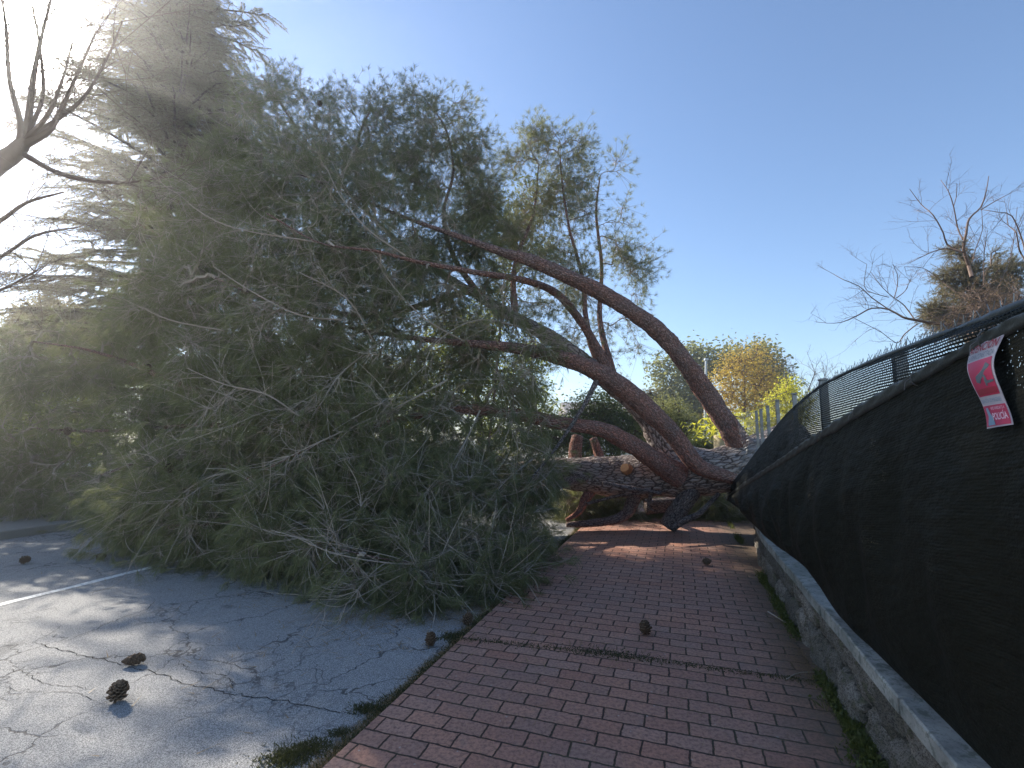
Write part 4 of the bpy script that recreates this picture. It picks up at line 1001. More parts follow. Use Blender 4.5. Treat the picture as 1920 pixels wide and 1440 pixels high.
def bare_tree(name, label, paths, trunk_i, twn, tl_, levels, r0, mat='bare_twig', up=.1, loc=None, crown_parent=None, spread=.55):
    PS = []
    for L in paths:
        P_, R_ = wpath(L); Q, r = catmull(P_, .12, R_); PS.append((Q, r))
    o = thing(name, label, 'tree', loc)
    mb = MB(); tb = MB()
    for i, (Q, r) in enumerate(PS):
        tubes(tb if i in trunk_i else mb, Q, r, 10 if i in trunk_i else 6, .4, lump=.04)
    tb.build('trunk', M[mat], o, True)
    for P_, R_ in branchy([p for i, p in enumerate(PS) if i not in trunk_i or len(trunk_i) == len(PS)], twn, tl_, 0, levels=levels, r0=r0, up=up, spread=spread): tubes(mb, P_, R_, 3, rng.random(len(P_)))
    mb.build('crown', M[mat], o); return o
lb = at(-120, 820, 6.6); lb[2] = 0
def wp(x, y, z, Y, w_):   # helper: pixel width from metres
    return None
base_px = (-150, 1040, 6.8, 60)
bare_tree('bare_tree', 'leafless tree whose thick pale limb and fine twigs reach in at the left edge', [
    [(-190, 1075, 6.9, 62), (-180, 800, 6.9, 52), (-150, 550, 6.9, 46), (-90, 380, 6.9, 40), (-20, 318, 6.9, 36), (28, 286, 6.9, 30), (48, 262, 6.9, 20)],
    [(40, 275, 6.9, 18), (52, 230, 6.9, 13), (62, 150, 7, 10), (80, 60, 7, 6), (100, -20, 7, 3)], [(40, 275, 6.9, 16), (85, 250, 6.9, 13), (105, 225, 6.9, 10), (140, 150, 7, 6), (180, 60, 7.1, 3)],
    [(35, 282, 6.9, 14), (38, 230, 6.8, 10), (18, 150, 6.8, 8), (10, 40, 6.8, 5), (-5, -40, 6.8, 3)], [(45, 290, 6.9, 12), (110, 325, 7, 9), (175, 340, 7.1, 7), (240, 342, 7.2, 4), (330, 330, 7.3, 2)],
    [(60, 255, 6.9, 9), (150, 190, 7.0, 6), (200, 110, 7.1, 4), (230, 40, 7.1, 2)], [(50, 255, 6.9, 9), (80, 180, 7.2, 7), (75, 90, 7.3, 5), (60, 10, 7.3, 3)],
    [(45, 265, 6.9, 11), (90, 215, 6.7, 8), (120, 140, 6.6, 5), (135, 80, 6.6, 3)], [(-90, 380, 6.9, 16), (-20, 420, 6.7, 9), (50, 380, 6.6, 6), (120, 360, 6.6, 3)],
    [(-150, 560, 6.9, 14), (-60, 520, 6.7, 9), (20, 470, 6.6, 6), (70, 440, 6.6, 5), (150, 425, 6.6, 2)], [(-160, 640, 6.9, 12), (-80, 570, 6.8, 8), (0, 545, 6.8, 5), (80, 500, 6.8, 2)], [(-90, 380, 6.9, 16), (-60, 250, 6.7, 10), (-40, 120, 6.6, 6), (-10, 0, 6.6, 3)],
    [(-100, 390, 6.9, 20), (-180, 200, 7, 14), (-260, 0, 7.1, 8), (-300, -200, 7, 4)], [(-180, 800, 6.9, 20), (-300, 500, 6.5, 12), (-420, 300, 6.2, 6)]],
    {0}, 9, 0.9, 4, .008, loc=hit(-190, 1075, 0.0))
def z4(x, y): return (1550 + x * .2431, 330 + y * .2431)
def zp(pts, Y, w0, w1): 
    n = len(pts); return [(*z4(*p), Y + .15 * math.sin(i * 1.7), .75 * (w0 + (w1 - w0) * i / (n - 1))) for i, p in enumerate(pts)]
YB = 8.0
bpaths = [[(1830, 960, YB, 22), (1826, 800, YB, 20), (1822, 640, YB, 17), (1820, 573, YB, 12)],
    zp([(1120, 780), (1095, 690), (1055, 560), (1075, 450), (1100, 330), (1190, 240), (1230, 120), (1250, 0)], YB, 9, 1.5),
    zp([(1050, 490), (1010, 400), (980, 240), (940, 120), (880, 30)], YB, 4, 1.2), zp([(1045, 590), (930, 530), (900, 440), (820, 300), (730, 220), (640, 100)], YB, 5, 1.2),
    zp([(1050, 590), (930, 560), (830, 580), (740, 620), (620, 680)], YB, 4, 1.2), zp([(1190, 260), (1290, 200), (1380, 150)], YB, 3, 1.1), zp([(980, 230), (1000, 160), (1005, 60)], YB, 2.2, 1.2),
    zp([(1150, 1150), (860, 1140), (680, 1110), (590, 1090), (480, 1030), (350, 1020), (230, 1080), (110, 1130), (0, 1135)], YB, 8, 1.2), zp([(480, 1030), (350, 940), (250, 850), (130, 800), (50, 755)], YB, 3.2, 1.2),
    zp([(680, 1110), (600, 1000), (520, 940), (430, 860), (340, 740)], YB, 3.2, 1.2), zp([(520, 940), (545, 850), (545, 760), (510, 680)], YB, 2.4, 1.1), zp([(540, 940), (610, 880), (660, 760)], YB, 2.4, 1.1),
    zp([(480, 935), (350, 900), (290, 850), (310, 680)], YB, 2.2, 1.1), zp([(700, 1140), (600, 1220), (540, 1290), (430, 1210), (220, 1100)], YB, 3, 1.1), zp([(1000, 900), (850, 780), (740, 710), (600, 700)], YB, 2.5, 1.1),
    zp([(1600, 760), (1500, 600), (1480, 540), (1460, 430), (1400, 380), (1390, 280)], YB, 4.5, 1.5), zp([(1540, 640), (1510, 500), (1430, 310), (1330, 280), (1200, 260)], YB, 4, 1.3), zp([(1120, 670), (1150, 560), (1200, 420), (1195, 250)], YB, 2.5, 1.1), zp([(1210, 850), (1215, 600), (1240, 420)], YB, 2.5, 1.1), zp([(1300, 900), (1420, 620), (1470, 240)], YB, 2.5, 1.1)]
bare_tree('bare_tree', 'leafless reddish tree spreading thin branches above the net at right', bpaths, {0}, 5.5, 0.45, 3, .0040, loc=at(1830, 960, YB) * np.array([1, 1, 0]), spread=.5)

# young cedar among those branches
def tuft_tree(name, label, root, trunkpath, bl, mat, nhub, ndl, L, wd, twl=(.1, .3), bmat='bare_twig', ntw=6, spread=.5, cat='tree'):
    o = thing(name, label, cat, root)
    P_, R_ = wpath(trunkpath); Q, r = catmull(P_, .15, R_)
    mb = MB(); tubes(mb, Q, r, 8, .4, lump=.04); mb.build('trunk', M[bmat], o, True)
    hb = []
    for (px, py, Y, rr) in bl:
        n = max(3, int(nhub * rr * rr / 1000)); R_ = rr * Y / F
        hb.append(at(px, py, Y) + norm(rng.standard_normal((n, 3))) * (rng.random((n, 1)) ** .42) * R_)
    hb = np.concatenate(hb)
    P_, par_, HD_, cnt_ = grow(Q, norm(np.gradient(Q, axis=0)), hb, .02, .05, 5)
    mb = MB(); tubes(mb, P_, np.minimum(.004 + .004 * cnt_ ** .5, r.max() * .5)[:, None] * np.linspace(1, .6, 5), 4, .4)
    T_ = twigs_from(P_[:, -1], HD_, ntw, twl[0], twl[1], spread, .2, 4, 0)
    tubes(mb, T_, np.full(T_.shape[:2], 1.) * np.linspace(.003, .0015, 4), 3, .5); mb.build('branches', M[bmat], o)
    fo = MB(); return o, T_, fo
yc, T_, fo = tuft_tree('young_cedar', 'small dark green cedar among bare branches above the right end of the net', at(1850, 960, 8.6) * np.array([1, 1, 0]),
    [(1838, 960, 8.6, 22), (1834, 700, 8.6, 16), (1820, 560, 8.6, 10), (1800, 470, 8.6, 4)], [(1812, 500, 8.5, 24), (1795, 470, 8.5, 16), (1800, 540, 8.5, 30), (1775, 515, 8.5, 18), (1866, 480, 8.6, 10), (1866, 510, 8.6, 18), (1895, 515, 8.6, 20), (1850, 550, 8.5, 34), (1760, 580, 8.3, 20), (1745, 590, 8.3, 16), (1880, 550, 8.6, 24), (1905, 495, 8.6, 12), (1820, 600, 8.5, 40), (1780, 600, 8.5, 26)], 'cedar', 75, 10, .05, .006, (.10, .28))
for u in (0.25, .5, .75, 1.0):
    k = u * 3; i = min(int(k), 2); C = T_[:, i] * (1 - (k - i)) + T_[:, i + 1] * (k - i); needles(fo, C, norm(T_[:, i + 1] - T_[:, i]), 10, .05, .0045, .8, .0, .06)
fo.build('crown', M['cedar'], yc)
db, T_, fo = tuft_tree('dry_shrub', 'ochre dried tangle of twigs right behind the top of the net at right', at(1825, 960, 7.6) * np.array([1, 1, 0]),
    [(1830, 960, 7.6, 10), (1828, 760, 7.6, 8), (1826, 620, 7.6, 5)], [(1820, 580, 7.6, 34), (1840, 560, 7.6, 26), (1780, 605, 7.6, 22), (1760, 612, 7.6, 14), (1880, 565, 7.6, 22), (1910, 560, 7.6, 22), (1850, 610, 7.6, 36), (1900, 590, 7.6, 36)], 'dry', 22, 8, .06, .005, (.15, .5), ntw=6, spread=.9, cat='shrub')
needles(fo, T_[::2, -1], norm(T_[::2, -1] - T_[::2, -2]), 6, .06, .004, .9, .3, .2); fo.build('leaves', M['dry'], db)

# ------------------------------------------------------------------ garden trees behind
def leafy(name, label, root_px, trunk, bl, mats, leaf, per, nhub, twl=(.2, .6), cat='tree', mixw=.5, bmat='dark_bark', aspect=.55, group=None, puff=.22):
    o = thing(name, label, cat, root_px, group)
    P_, R_ = wpath(trunk); Q, r = catmull(P_, .25, R_)
    mb = MB(); tubes(mb, Q, r, 8, .4, lump=.05); mb.build('trunk' if cat == 'tree' else 'stem', M[bmat], o, True)
    hb = []
    for b_ in bl:
        px, py, Y, rr = b_; n = max(4, int(nhub * rr * rr / 1000)); R_ = rr * Y / F
        hb.append(at(px, py, Y) + norm(rng.standard_normal((n, 3))) * (rng.random((n, 1)) ** .38) * R_)
    hb = np.concatenate(hb)
    hb[:, 2] = np.maximum(hb[:, 2], .1)
    P_, par_, HD_, cnt_ = grow(Q, norm(np.gradient(Q, axis=0)), hb, .02, .06, 5)
    mb = MB(); tubes(mb, P_, np.minimum(.008 + .008 * cnt_ ** .5, r.max() * .6)[:, None] * np.linspace(1, .6, 5), 4, .4)
    mb.build('branches', M[bmat], o)
    C = np.repeat(hb, per, 0); C = C + rng.standard_normal(C.shape) * puff * np.mean(twl) * 2.0
    C[:, 2] = np.maximum(C[:, 2], .03)
    fo = MB(); leaves(fo, C, leaf, aspect, np.clip(np.repeat(rng.random(len(hb)), per) * .7 + .3 * rng.random(len(C)), 0, 1)); fo.build('crown', M[mats], o)
    print(name, fo.n); return o
def gb(px, py, Y): p = at(px, py, Y); p[2] = -0.1; return p
def gpx(px, Y): return 820 + 1.7 / Y * F
leafy('holm_oak', 'round dark holm oak behind the arching limb', gb(1338, 800, 34), [(1338, gpx(1338, 34), 34, 14), (1335, 800, 34, 12), (1300, 740, 34, 8), (1290, 690, 34, 4)],
      [(1250, 700, 34, 30), (1265, 740, 34, 34), (1300, 690, 34, 36), (1350, 680, 34, 34), (1400, 675, 35, 34), (1440, 690, 35, 36), (1460, 730, 35, 30), (1300, 760, 34, 34), (1240, 745, 34, 20), (1330, 780, 34, 30), (1430, 660, 35, 20), (1265, 780, 33, 22), (1300, 665, 34, 20), (1425, 740, 35, 40)], 'oak', .26, 34, 34, (.5, 1.2))
leafy('autumn_tree', 'small golden orange tree with a straight dark trunk right of the arching limb', gb(1399, 850, 24), [(1399, gpx(1399, 24), 24, 7), (1398, 800, 24, 6), (1396, 740, 24, 4), (1397, 680, 24, 2)],
      [(1398, 672, 24, 26), (1365, 690, 24, 28), (1430, 690, 24, 30), (1390, 725, 24, 36), (1355, 730, 24, 28), (1440, 730, 24, 30), (1372, 765, 24, 28), (1418, 765, 24, 28), (1350, 775, 24, 18), (1425, 655, 24, 14)], 'gold', .095, 24, 60, (.3, .9), bmat='bare_twig')
leafy('yellow_shrub', 'bright yellow green shrub behind the row of steel fence posts', gb(1455, 850, 17), [(1455, gpx(1455, 17), 17, 6), (1455, 800, 17, 4), (1455, 740, 17, 2)],
      [(1450, 790, 17, 30), (1470, 750, 17, 26), (1440, 830, 17, 36), (1495, 780, 17, 26), (1480, 720, 17, 16), (1505, 745, 17, 14), (1420, 790, 17, 20), (1480, 850, 17, 40), (1385, 790, 19, 14), (1350, 800, 19, 10)], 'yellow', .07, 60, 40, (.25, .5), 'shrub', bmat='bare_twig')
gr = 'green shrubs behind the lying trunk'
leafy('green_shrub', 'pale green feathery shrub framed between the two middle limbs', gb(1285, 850, 15), [(1285, gpx(1285, 15), 15, 8), (1285, 830, 15, 6), (1280, 790, 15, 3)],
      [(1250, 790, 15, 26), (1285, 800, 15, 28), (1262, 775, 15, 22), (1305, 815, 15, 22), (1275, 830, 15, 30), (1240, 760, 15, 14)], 'oak', .07, 60, 60, (.25, .5), 'shrub', aspect=.25)
leafy('green_shrub', 'bushy green shrub left of the grey thick limb, above the trunk', gb(1160, 850, 14), [(1160, gpx(1160, 14), 14, 8), (1160, 830, 14, 6), (1160, 790, 14, 3)],
      [(1120, 800, 14, 34), (1160, 795, 14, 34), (1200, 820, 14, 28), (1140, 760, 14, 28), (1090, 770, 14, 30), (1190, 780, 14, 20), (1060, 825, 13.5, 34), (1100, 840, 13.5, 30), (1150, 845, 13.5, 26), (1010, 830, 13.5, 34)], 'olive', .08, 60, 50, (.25, .6), 'shrub', aspect=.35)
leafy('dark_shrub', 'dark green clipped shrub below the blue car roof', gb(1310, 850, 13.5), [(1312, gpx(1312, 13.5), 13.5, 6), (1312, 850, 13.5, 4), (1312, 835, 13.5, 3)],
      [(1310, 840, 13.5, 20), (1328, 838, 13.5, 16), (1290, 850, 13.5, 20), (1300, 865, 13.5, 24), (1330, 860, 13.5, 14)], 'olive', .06, 90, 80, (.2, .4), 'shrub', aspect=.3)
leafy('sunlit_tree', 'yellow green tree seen through gaps in the middle of the fallen crown', gb(880, 850, 15), [(900, gpx(900, 15), 15, 14), (900, 800, 15, 12), (890, 700, 15, 8), (880, 600, 15, 3)],
      [(900, 700, 15, 60), (830, 760, 15, 55), (980, 730, 15, 50), (900, 620, 15, 50), (780, 720, 15, 55), (1000, 660, 15, 36), (1010, 790, 15, 44), (920, 800, 15, 55), (740, 800, 15, 60), (830, 650, 15, 50)], 'lime', .10, 40, 24, (.4, .8))
leafy('sunlit_tree', 'pale green tree glowing between the right plume and the crown', gb(960, 850, 13), [(900, gpx(900, 13), 13, 6), (925, 760, 13, 5), (940, 600, 13, 4), (965, 440, 13, 2)],
      [(940, 430, 13, 36), (985, 400, 13, 34), (960, 500, 13, 40), (1010, 470, 13, 30), (930, 560, 13, 36), (1000, 350, 13, 22)], 'olive', .085, 30, 22, (.4, .8))
leafy('round_pine', 'olive brown rounded treetop at the far left edge above the crown', gb(100, 850, 20), [(100, gpx(100, 20), 20, 14), (100, 760, 20, 12), (95, 640, 20, 8), (95, 600, 20, 4)],
      [(60, 600, 20, 26), (95, 590, 20, 30), (130, 598, 20, 28), (160, 615, 20, 24), (30, 620, 20, 24), (95, 630, 20, 30), (200, 640, 20, 26), (150, 640, 20, 26)], 'ochre', .12, 60, 60, (.3, .6))
for (px, Y, hpx, lab, mat_) in ((-60, 17, 680, 'lime green hedge tree at the left edge, farthest left behind the crown', 'lime'), (60, 18, 660, 'lime green tree behind the left tips of the crown', 'lime'), (200, 19, 655, 'bright tree behind the crown, below the cedar', 'lime'),
                                (360, 20, 640, 'green tree hidden behind the left half of the crown', 'olive'), (520, 20, 600, 'green tree hidden behind the centre of the crown', 'olive'), (660, 19, 640, 'green tree behind the centre right of the crown', 'olive')):
    leafy('garden_tree', lab, gb(px, 850, Y), [(px, gpx(px, Y), Y, 12), (px, 800, Y, 10), (px, hpx + 60, Y, 5)],
          [(px + dx, yy, Y + dy, 48) for dx, yy, dy in ((-40, hpx + 50, 0), (30, hpx + 40, .5), (-20, hpx + 110, 0), (45, hpx + 110, 0), (0, hpx + 165, -.3), (-50, hpx + 175, .3))], mat_, .10, 40, 24, (.4, .8), group='trees across the road')
# a second conifer spire
cedar('young_conifer', 'slim dark conifer tip rising behind the middle limbs', gb(1222, 800, 20), 3.9, 3.9, lambda z: .15 + .26 * (3.9 - z), 120, 'cedar', (0, 0), .4, (0.08, 0.016), 6, 1.0, .05)
# thin bare tree far right
bare_tree('bare_sapling', 'thin bare grey sapling on the skyline left of the net', [[(1500, 900, 22, 5), (1502, 800, 22, 4), (1505, 740, 22, 3)], [(1505, 760, 22, 2.4), (1520, 720, 22, 1.6), (1530, 695, 22, 1)], [(1502, 780, 22, 2.4), (1485, 730, 22, 1.6), (1490, 700, 22, 1)], [(1510, 750, 22, 2), (1545, 712, 22, 1.2)]], {0}, 7, 1.0, 3, .012, loc=gb(1500, 800, 22))

# lamp post, car, white building, pale trunk
t = NT('lamp_paint'); M['lamp'] = t.done(t.bsdf((0.42, 0.44, 0.45), .45, None, .5, .3))
lp = gb(1319, 850, 22); o = thing('lamp_post', 'slim pale grey lamp post behind the arching limb', 'lamp post', lp)
mb = MB(); top = at(1324, 676, 22); zz = np.linspace(0, 1, 8)[:, None]; tubes(mb, lp * (1 - zz) + top * zz, np.linspace(.085, .05, 8), 10); mb.build('pole', M['lamp'], o, True)
mb = MB(); tubes(mb, np.array([lp, lp + [0, 0, .25], lp + [0, 0, .32]]), [.14, .13, .09], 10); mb.build('base_plate', M['lamp'], o)
mb = MB(); box(mb, top + [0, 0.0, .05], (.16, .16, .12), bev=.02); mb.build('top_bracket', M['lamp'], o)
def car(loc, rot):
    o = thing('parked_car', 'dark blue car whose roof shows behind the shrubs', 'car', loc)
    t = NT('blue_paint'); M['carp'] = t.done(t.bsdf((0.05, 0.09, 0.16), .25, None, .6, .2)); t = NT('car_glass'); M['glass'] = t.done(t.bsdf((0.03, 0.04, 0.05), .08, None, .8)); t = NT('tyre'); M['tyre'] = t.done(t.bsdf((0.02, .02, .02), .8))
    prof = [(-2.0, .45), (-2.05, .8), (-1.5, .98), (-.95, 1.05), (-.35, 1.45), (.9, 1.5), (1.55, 1.12), (2.0, 1.02), (2.05, .5), (1.9, .3), (-1.9, .3)]
    def w_(z): return .86 if z < 1.06 else .66
    ca, sa = math.cos(rot), math.sin(rot); R_ = lambda p: np.array(loc) + np.array([p[0] * ca - p[1] * sa, p[0] * sa + p[1] * ca, p[2]])
    mb = MB(); n = len(prof); V = [R_((x, s_ * w_(z), z)) for s_ in (-1, 1) for x, z in prof]; c1 = R_((0, -.9, .8)); c2 = R_((0, .9, .8)); V += [c1, c2]
    mb.add(V, [(i, (i + 1) % n, n + (i + 1) % n, n + i) for i in range(n)], [(i, 2 * n, (i + 1) % n) for i in range(n)] + [(n + i, n + (i + 1) % n, 2 * n + 1) for i in range(n)]); mb.build('body', M['carp'], o)
    for s_ in (-1, 1):
        mb = MB(); V = [R_(p) for p in ((-.85, s_ * .885, 1.04), (1.35, s_ * .885, 1.08), (.85, s_ * .72, 1.42), (-.3, s_ * .72, 1.38))]; mb.add(V, [(0, 1, 2, 3)]); mb.build('side_window', M['glass'], o)
    mb = MB(); V = [R_(p) for p in ((-.97, -.7, 1.08), (-.97, .7, 1.08), (-.38, .6, 1.455), (-.38, -.6, 1.455))]; mb.add(np.array(V) + [0, 0, .01], [(0, 1, 2, 3)]); mb.build('windscreen', M['glass'], o)
    for x in (-1.3, 1.3):
        for s_ in (-1, 1):
            mb = MB(); P_ = np.array([R_((x, s_ * .7, .32)), R_((x, s_ * .88, .32))]); tubes(mb, P_, [.32, .32], 18, 0, cap=True); mb.build('wheel', M['tyre'], o)
car(gb(1322, 850, 21), .2)
t = NT('white_render'); n1 = t.noise(t.obj(), 2, 4); M['wr'] = t.done(t.bsdf(t.mix(n1, (.62, .6, .56), (.74, .72, .68)), .8)); t = NT('tile_roof'); s_ = t.n("ShaderNodeTexWave"); t.l(t.obj(), s_.inputs[0]); s_.inputs['Scale'].default_value = 4; M['tile'] = t.done(t.bsdf(t.mix(s_.outputs[1], (.32, .30, .28), (.18, .16, .15)), .8)); t = NT('window_glass'); M['wg'] = t.done(t.bsdf((.04, .05, .06), .1, None, .7))
def house(loc, size, label, roof='tile'):
    o = thing('garden_building', label, 'building', loc); x, y, h = size
    mb = MB(); box(mb, np.array(loc) + [0, 0, h / 2], (x, y, h)); mb.build('wall', M['wr'], o)
    mb = MB(); l = np.array(loc); hx, hy = x / 2 + .3, y / 2 + .3
    V = [l + p for p in ((-hx, -hy, h + .004), (hx, -hy, h + .004), (hx, hy, h + .004), (-hx, hy, h + .004), (-hx, 0, h + 1.0), (hx, 0, h + 1.0))]; mb.add(V, [(0, 1, 5, 4), (2, 3, 4, 5), (3, 2, 1, 0)], [(0, 4, 3), (1, 2, 5)]); mb.build('roof', M[roof], o)
    for i in range(int(x // 2.2)):
        mb = MB(); box(mb, l + [-x / 2 + 1.1 + i * 2.2, -y / 2 - .01, h * .55], (.95, .06, 1.1)); wf = mb.build('window', M['wr'], o)
        mb = MB(); box(mb, l + [-x / 2 + 1.1 + i * 2.2, -y / 2 - .045, h * .55], (.8, .02, .95)); mb.build('pane', M['wg'], wf)
house(gb(1150, 800, 40), (8, 6, 3.6), 'low white building glimpsed over the shrubs above the trunk')
house(gb(-40, 800, 26), (8, 6, 6.3), 'pale house whose dark roof edge shows at the far left edge')
o = thing('pale_tree_trunk', 'straw coloured upright trunk standing behind the foot of the arching limb', 'tree', gb(1352, 850, 12)); mb = MB()
b0 = gb(1352, 850, 12); tubes(mb, np.array([b0 + [0, 0, z] for z in (0, .3, .8, 1.3, 1.75)]), [.22, .19, .17, .165, .15], 14, .9, cap=True, lump=.05)
t = NT('palm_bark'); bc = t.att('bc'); n1 = t.noise(t.vmap(bc, (1, 1, 5)), 8, 4); M['palm'] = t.done(t.bsdf(t.mix(n1, (.30, .24, .15), (.5, .42, .28)), .9, t.bump(n1, .6, .02))); mb.build('trunk', M['palm'], o, True)
mb = MB(); C = b0 + np.array([0, 0, 1.9]) + rng.standard_normal((260, 3)) * [.35, .3, .16]; leaves(mb, C, .16, .3); mb.build('crown', M['yellow'], o)

# ------------------------------------------------------------------ low growth and litter
def blades(mb, C, h, n, wd=.004, lean=.5):
    c = np.repeat(C, n, 0) + rng.standard_normal((len(C) * n, 3)) * [.02, .02, 0]
    d = norm(np.stack([rng.standard_normal(len(c)) * lean, rng.standard_normal(len(c)) * lean, np.ones(len(c))], 1)); L = h * rng.uniform(.4, 1.2, (len(c), 1))
    s_ = norm(np.cross(d, rng.standard_normal(c.shape))) * wd / 2
    mid = c + d * L * .6; tip = c + d * L + rng.standard_normal(c.shape) * .15 * L * [1, 1, .3] - [0, 0, .0]
    V = np.stack([c - s_, c + s_, mid + s_, mid - s_, tip], 1).reshape(-1, 3); i = np.arange(len(c))[:, None] * 5
    mb.add(V, i + np.array([0, 1, 2, 3]), i + np.array([3, 2, 4]), V, np.repeat(rng.random(len(c)), 5))
mb = MB()
for (px, py, rad, n, h) in ((1432, 1015, .10, 40, .10), (1470, 1098, .12, 50, .12), (1445, 990, .1, 20, .08), (1500, 1150, .16, 70, .12), (1520, 1180, .1, 25, .08), (1588, 1325, .08, 50, .10), (1640, 1380, .10, 40, .09), (1690, 1425, .10, 70, .12), (1480, 1140, .08, 20, .07), (1560, 1280, .05, 20, .05), (1400, 975, .1, 20, .07), (1620, 1420, .06, 20, .05)):
    n = int(n * 1.3); c = hit(px, py, 0); C = c + UU * (rng.standard_normal((n, 1)) * rad * 1.5) + NN * (rng.standard_normal((n, 1)) * .045)
    d = C @ NN; C = C - NN * np.maximum(d - (CAPW + .0), 0)[:, None]; C[:, 2] = 0; blades(mb, C, h * .7, 7)
    lc = np.repeat(C, 4, 0) + rng.standard_normal((len(C) * 4, 3)) * [.03, .03, .012] + [0, 0, h * .3]; leaves(mb, lc, .022, .7)
kind(mb.build('weeds', M['weed']), 'stuff', 'small green weeds growing at the foot of the stone wall', 'weeds')
# moss in the joints and along the edge
t = NT('moss'); n1 = t.noise(t.obj(), 80, 4); M['moss'] = t.done(t.bsdf(t.mix(n1, (.035, .04, .018), (.09, .09, .035)), .95, t.bump(n1, 1, .01), .1))
mb = MB()
P = catmull([hit(x, y, 0) for x, y in ((868, 1198), (920, 1203), (1000, 1212), (1080, 1220), (1150, 1228), (1235, 1240), (1340, 1254), (1450, 1269), (1550, 1281))], .03)
C = np.repeat(P, 11, 0); C = C + rng.standard_normal(C.shape) * [.012, .016, 0]; C[:, 2] = .002; blades(mb, C, .016, 2, .004, 1.2)
P2 = P[len(P) // 2 - 12:len(P) // 2 + 4]; C = np.repeat(P2, 10, 0) + rng.standard_normal((len(P2) * 10, 3)) * [.05, .04, 0]; C[:, 2] = .002; blades(mb, C, .03, 2, .004, 1.2)
for s0 in np.arange(.5, 9.5, .02):
    k = 0.5 + .5 * math.sin(s0 * 5.1) + .5 * math.sin(s0 * 11.7 + 1)
    n = int(14 + 22 * max(k, 0)); C = np.array([pw(s0, LW, ROADZ)]) + NN * rng.normal(-.018, .018 + .02 * max(k, 0), (n, 1)) + UU * rng.normal(0, .02, (n, 1)); blades(mb, C, .028, 2, .004, 1.0)
for px, py, rd, n in ((560, 1412, .04, 260), (530, 1425, .04, 200), (590, 1400, .03, 120), (640, 1375, .02, 80), (850, 1195, .04, 260), (690, 1330, .03, 160)):
    c = hit(px, py, ROADZ); C = c + rng.standard_normal((n, 3)) * [rd * 1.6, rd, 0]; C[:, 2] = ROADZ; C = C[C @ NN < LW]; blades(mb, C, .03, 3, .004, 1.1)
kind(mb.build('moss', M['mossy']), 'stuff', 'thin moss and grass in the paving joint and along the footpath edge', 'moss')
# fallen needles
mb = MB()
def litter(C, L=.08, wd=.002):
    a = rng.uniform(0, math.pi, len(C)); d = np.stack([np.cos(a), np.sin(a), rng.uniform(-.02, .12, len(C))], 1) * L * rng.uniform(.4, 1, (len(C), 1)); s_ = norm(np.cross(d, [0, 0, 1])) * wd / 2
    V = np.stack([C - s_, C + s_, C + d], 1).reshape(-1, 3); i = np.arange(len(C))[:, None] * 3; mb.add(V, None, i + np.array([0, 1, 2]), V, np.repeat(rng.random(len(C)), 3))
for s0 in np.arange(1.2, 9, .02):
    n = 10 + int(14 * rng.random()); n *= 2; C = pw(s0, LW, ROADZ + .006) + NN * (-np.abs(rng.normal(.0, .045, (n, 1)))) + UU * rng.normal(0, .02, (n, 1)); litter(C)
for (px, py, rad, n) in ((500, 1080, .25, 700), (700, 1150, .35, 1500), (850, 1160, .25, 900), (620, 1120, .3, 1000), (300, 1055, .4, 600), (960, 1120, .25, 1200), (1000, 1080, .25, 1500), (900, 1140, .2, 900)):
    c = hit(px, py, ROADZ); C = c + rng.standard_normal((n, 3)) * [rad, rad * .6, 0]; C[:, 2] = ROADZ + .005 + rng.random(n) * .015
    C = C[(C @ NN) < LW - .01] if True else C; litter(C, .1, .0025)
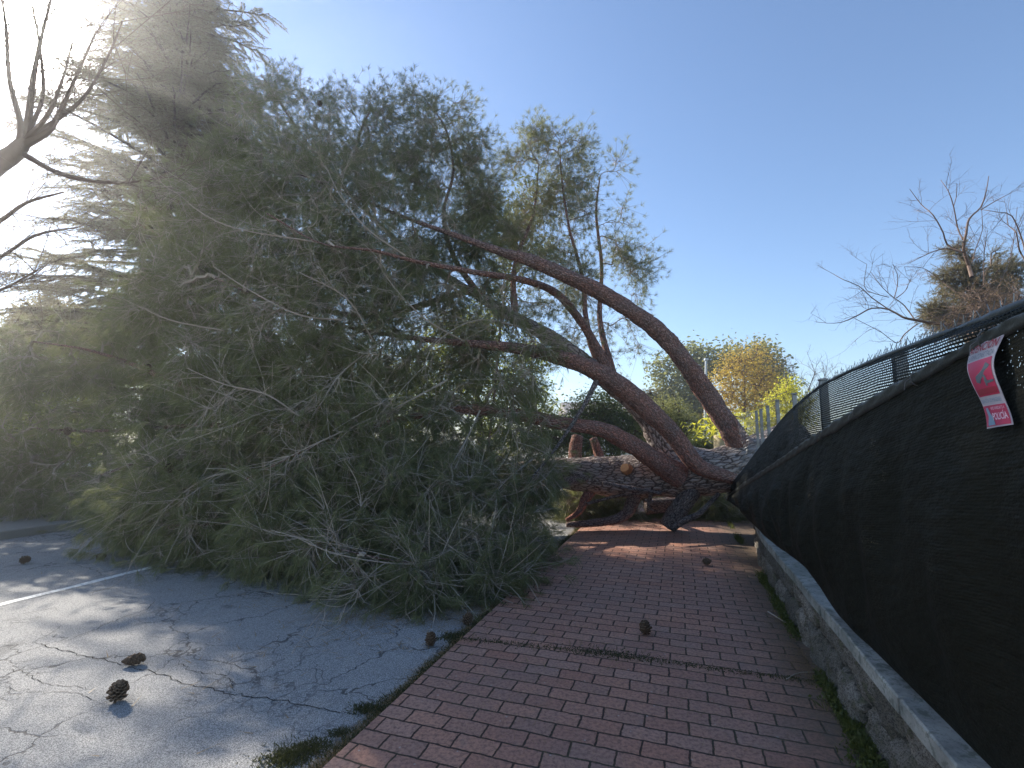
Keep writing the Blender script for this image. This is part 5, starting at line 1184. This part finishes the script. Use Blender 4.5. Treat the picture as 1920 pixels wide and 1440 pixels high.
for (px, py, rad, n) in ((1500, 1180, .2, 1500), (1470, 1100, .14, 400), (1530, 1250, .2, 1600), (1580, 1330, .1, 300), (1300, 1000, .8, 400), (1200, 1010, .6, 300), (1150, 1200, .9, 500), (1300, 1300, .7, 500), (1000, 1350, .5, 250), (1250, 1080, .9, 700), (1640, 1410, .12, 300)):
    c = hit(px, py, 0); C = c + UU * rng.standard_normal((n, 1)) * rad + NN * rng.standard_normal((n, 1)) * rad * .5; C[:, 2] = .004 + rng.random(n) * .008; C = C[(C @ NN < CAPW - .02) & (C @ NN > LW)]; litter(C)
for (px, py, rad, n) in ((700, 1180, .5, 110), (500, 1110, .4, 60), (950, 1130, .25, 60), (300, 1075, .4, 30), (1050, 1040, .4, 60), (450, 1250, .9, 30), (1150, 1010, .6, 60), (1000, 1200, .5, 40), (1300, 1010, .5, 60)):
    c = hit(px, py, 0); C = c + rng.standard_normal((n, 3)) * [rad, rad * .6, 0]; onp = (C @ NN > LW) & (C @ NN < CAPW); C[:, 2] = np.where(onp, .005, ROADZ + .006); litter(C, .16, .007)
kind(mb.build('needle_litter', M['dry']), 'stuff', 'fallen pine needles along the footpath edge and under the crown', 'litter')
# loose sticks
for i, (a, b_, w_, lab) in enumerate((((1440, 1148), (1478, 1172), .006, 'thin pale stick on the paving near the wall weeds'), ((1475, 1275), (1535, 1262), .004, 'long thin curved twig on the paving by the wall foot'), ((1120, 985), (1165, 982), .02, 'short pale broken stick under the trunk'))):
    A_, B_ = hit(*a, 0), hit(*b_, 0); tt_ = np.linspace(0, 1, 7)[:, None]; P = A_ * (1 - tt_) + B_ * tt_ + np.sin(tt_ * 3.1) * [0, .04, .0] + [0, 0, w_]
    mb = MB(); tubes(mb, P, np.linspace(w_, w_ * .5, 7), 6, .8, cap=True, lump=.08); tag(mb.build('fallen_stick', M['twig'], None, True), lab, 'stick')

# ------------------------------------------------------------------ added scattering volume imitating the lens veil towards the low sun
mb = MB(); box(mb, (0, 130, 8.6), (306, 306, 19.6))
t = NT('lens_veil'); pv = t.n("ShaderNodeVolumePrincipled"); pv.inputs['Color'].default_value = (0.95, 0.95, 0.95, 1)
pv.inputs['Density'].default_value = 0.0038; pv.inputs['Anisotropy'].default_value = 0.73; t.l(pv.outputs[0], t.out.inputs['Volume'])
kind(mb.build('lens_veil', t.m), 'stuff', 'added thin pale volume imitating lens veil towards the sun', 'lens_veil')
SC.cycles.volume_bounces = 0
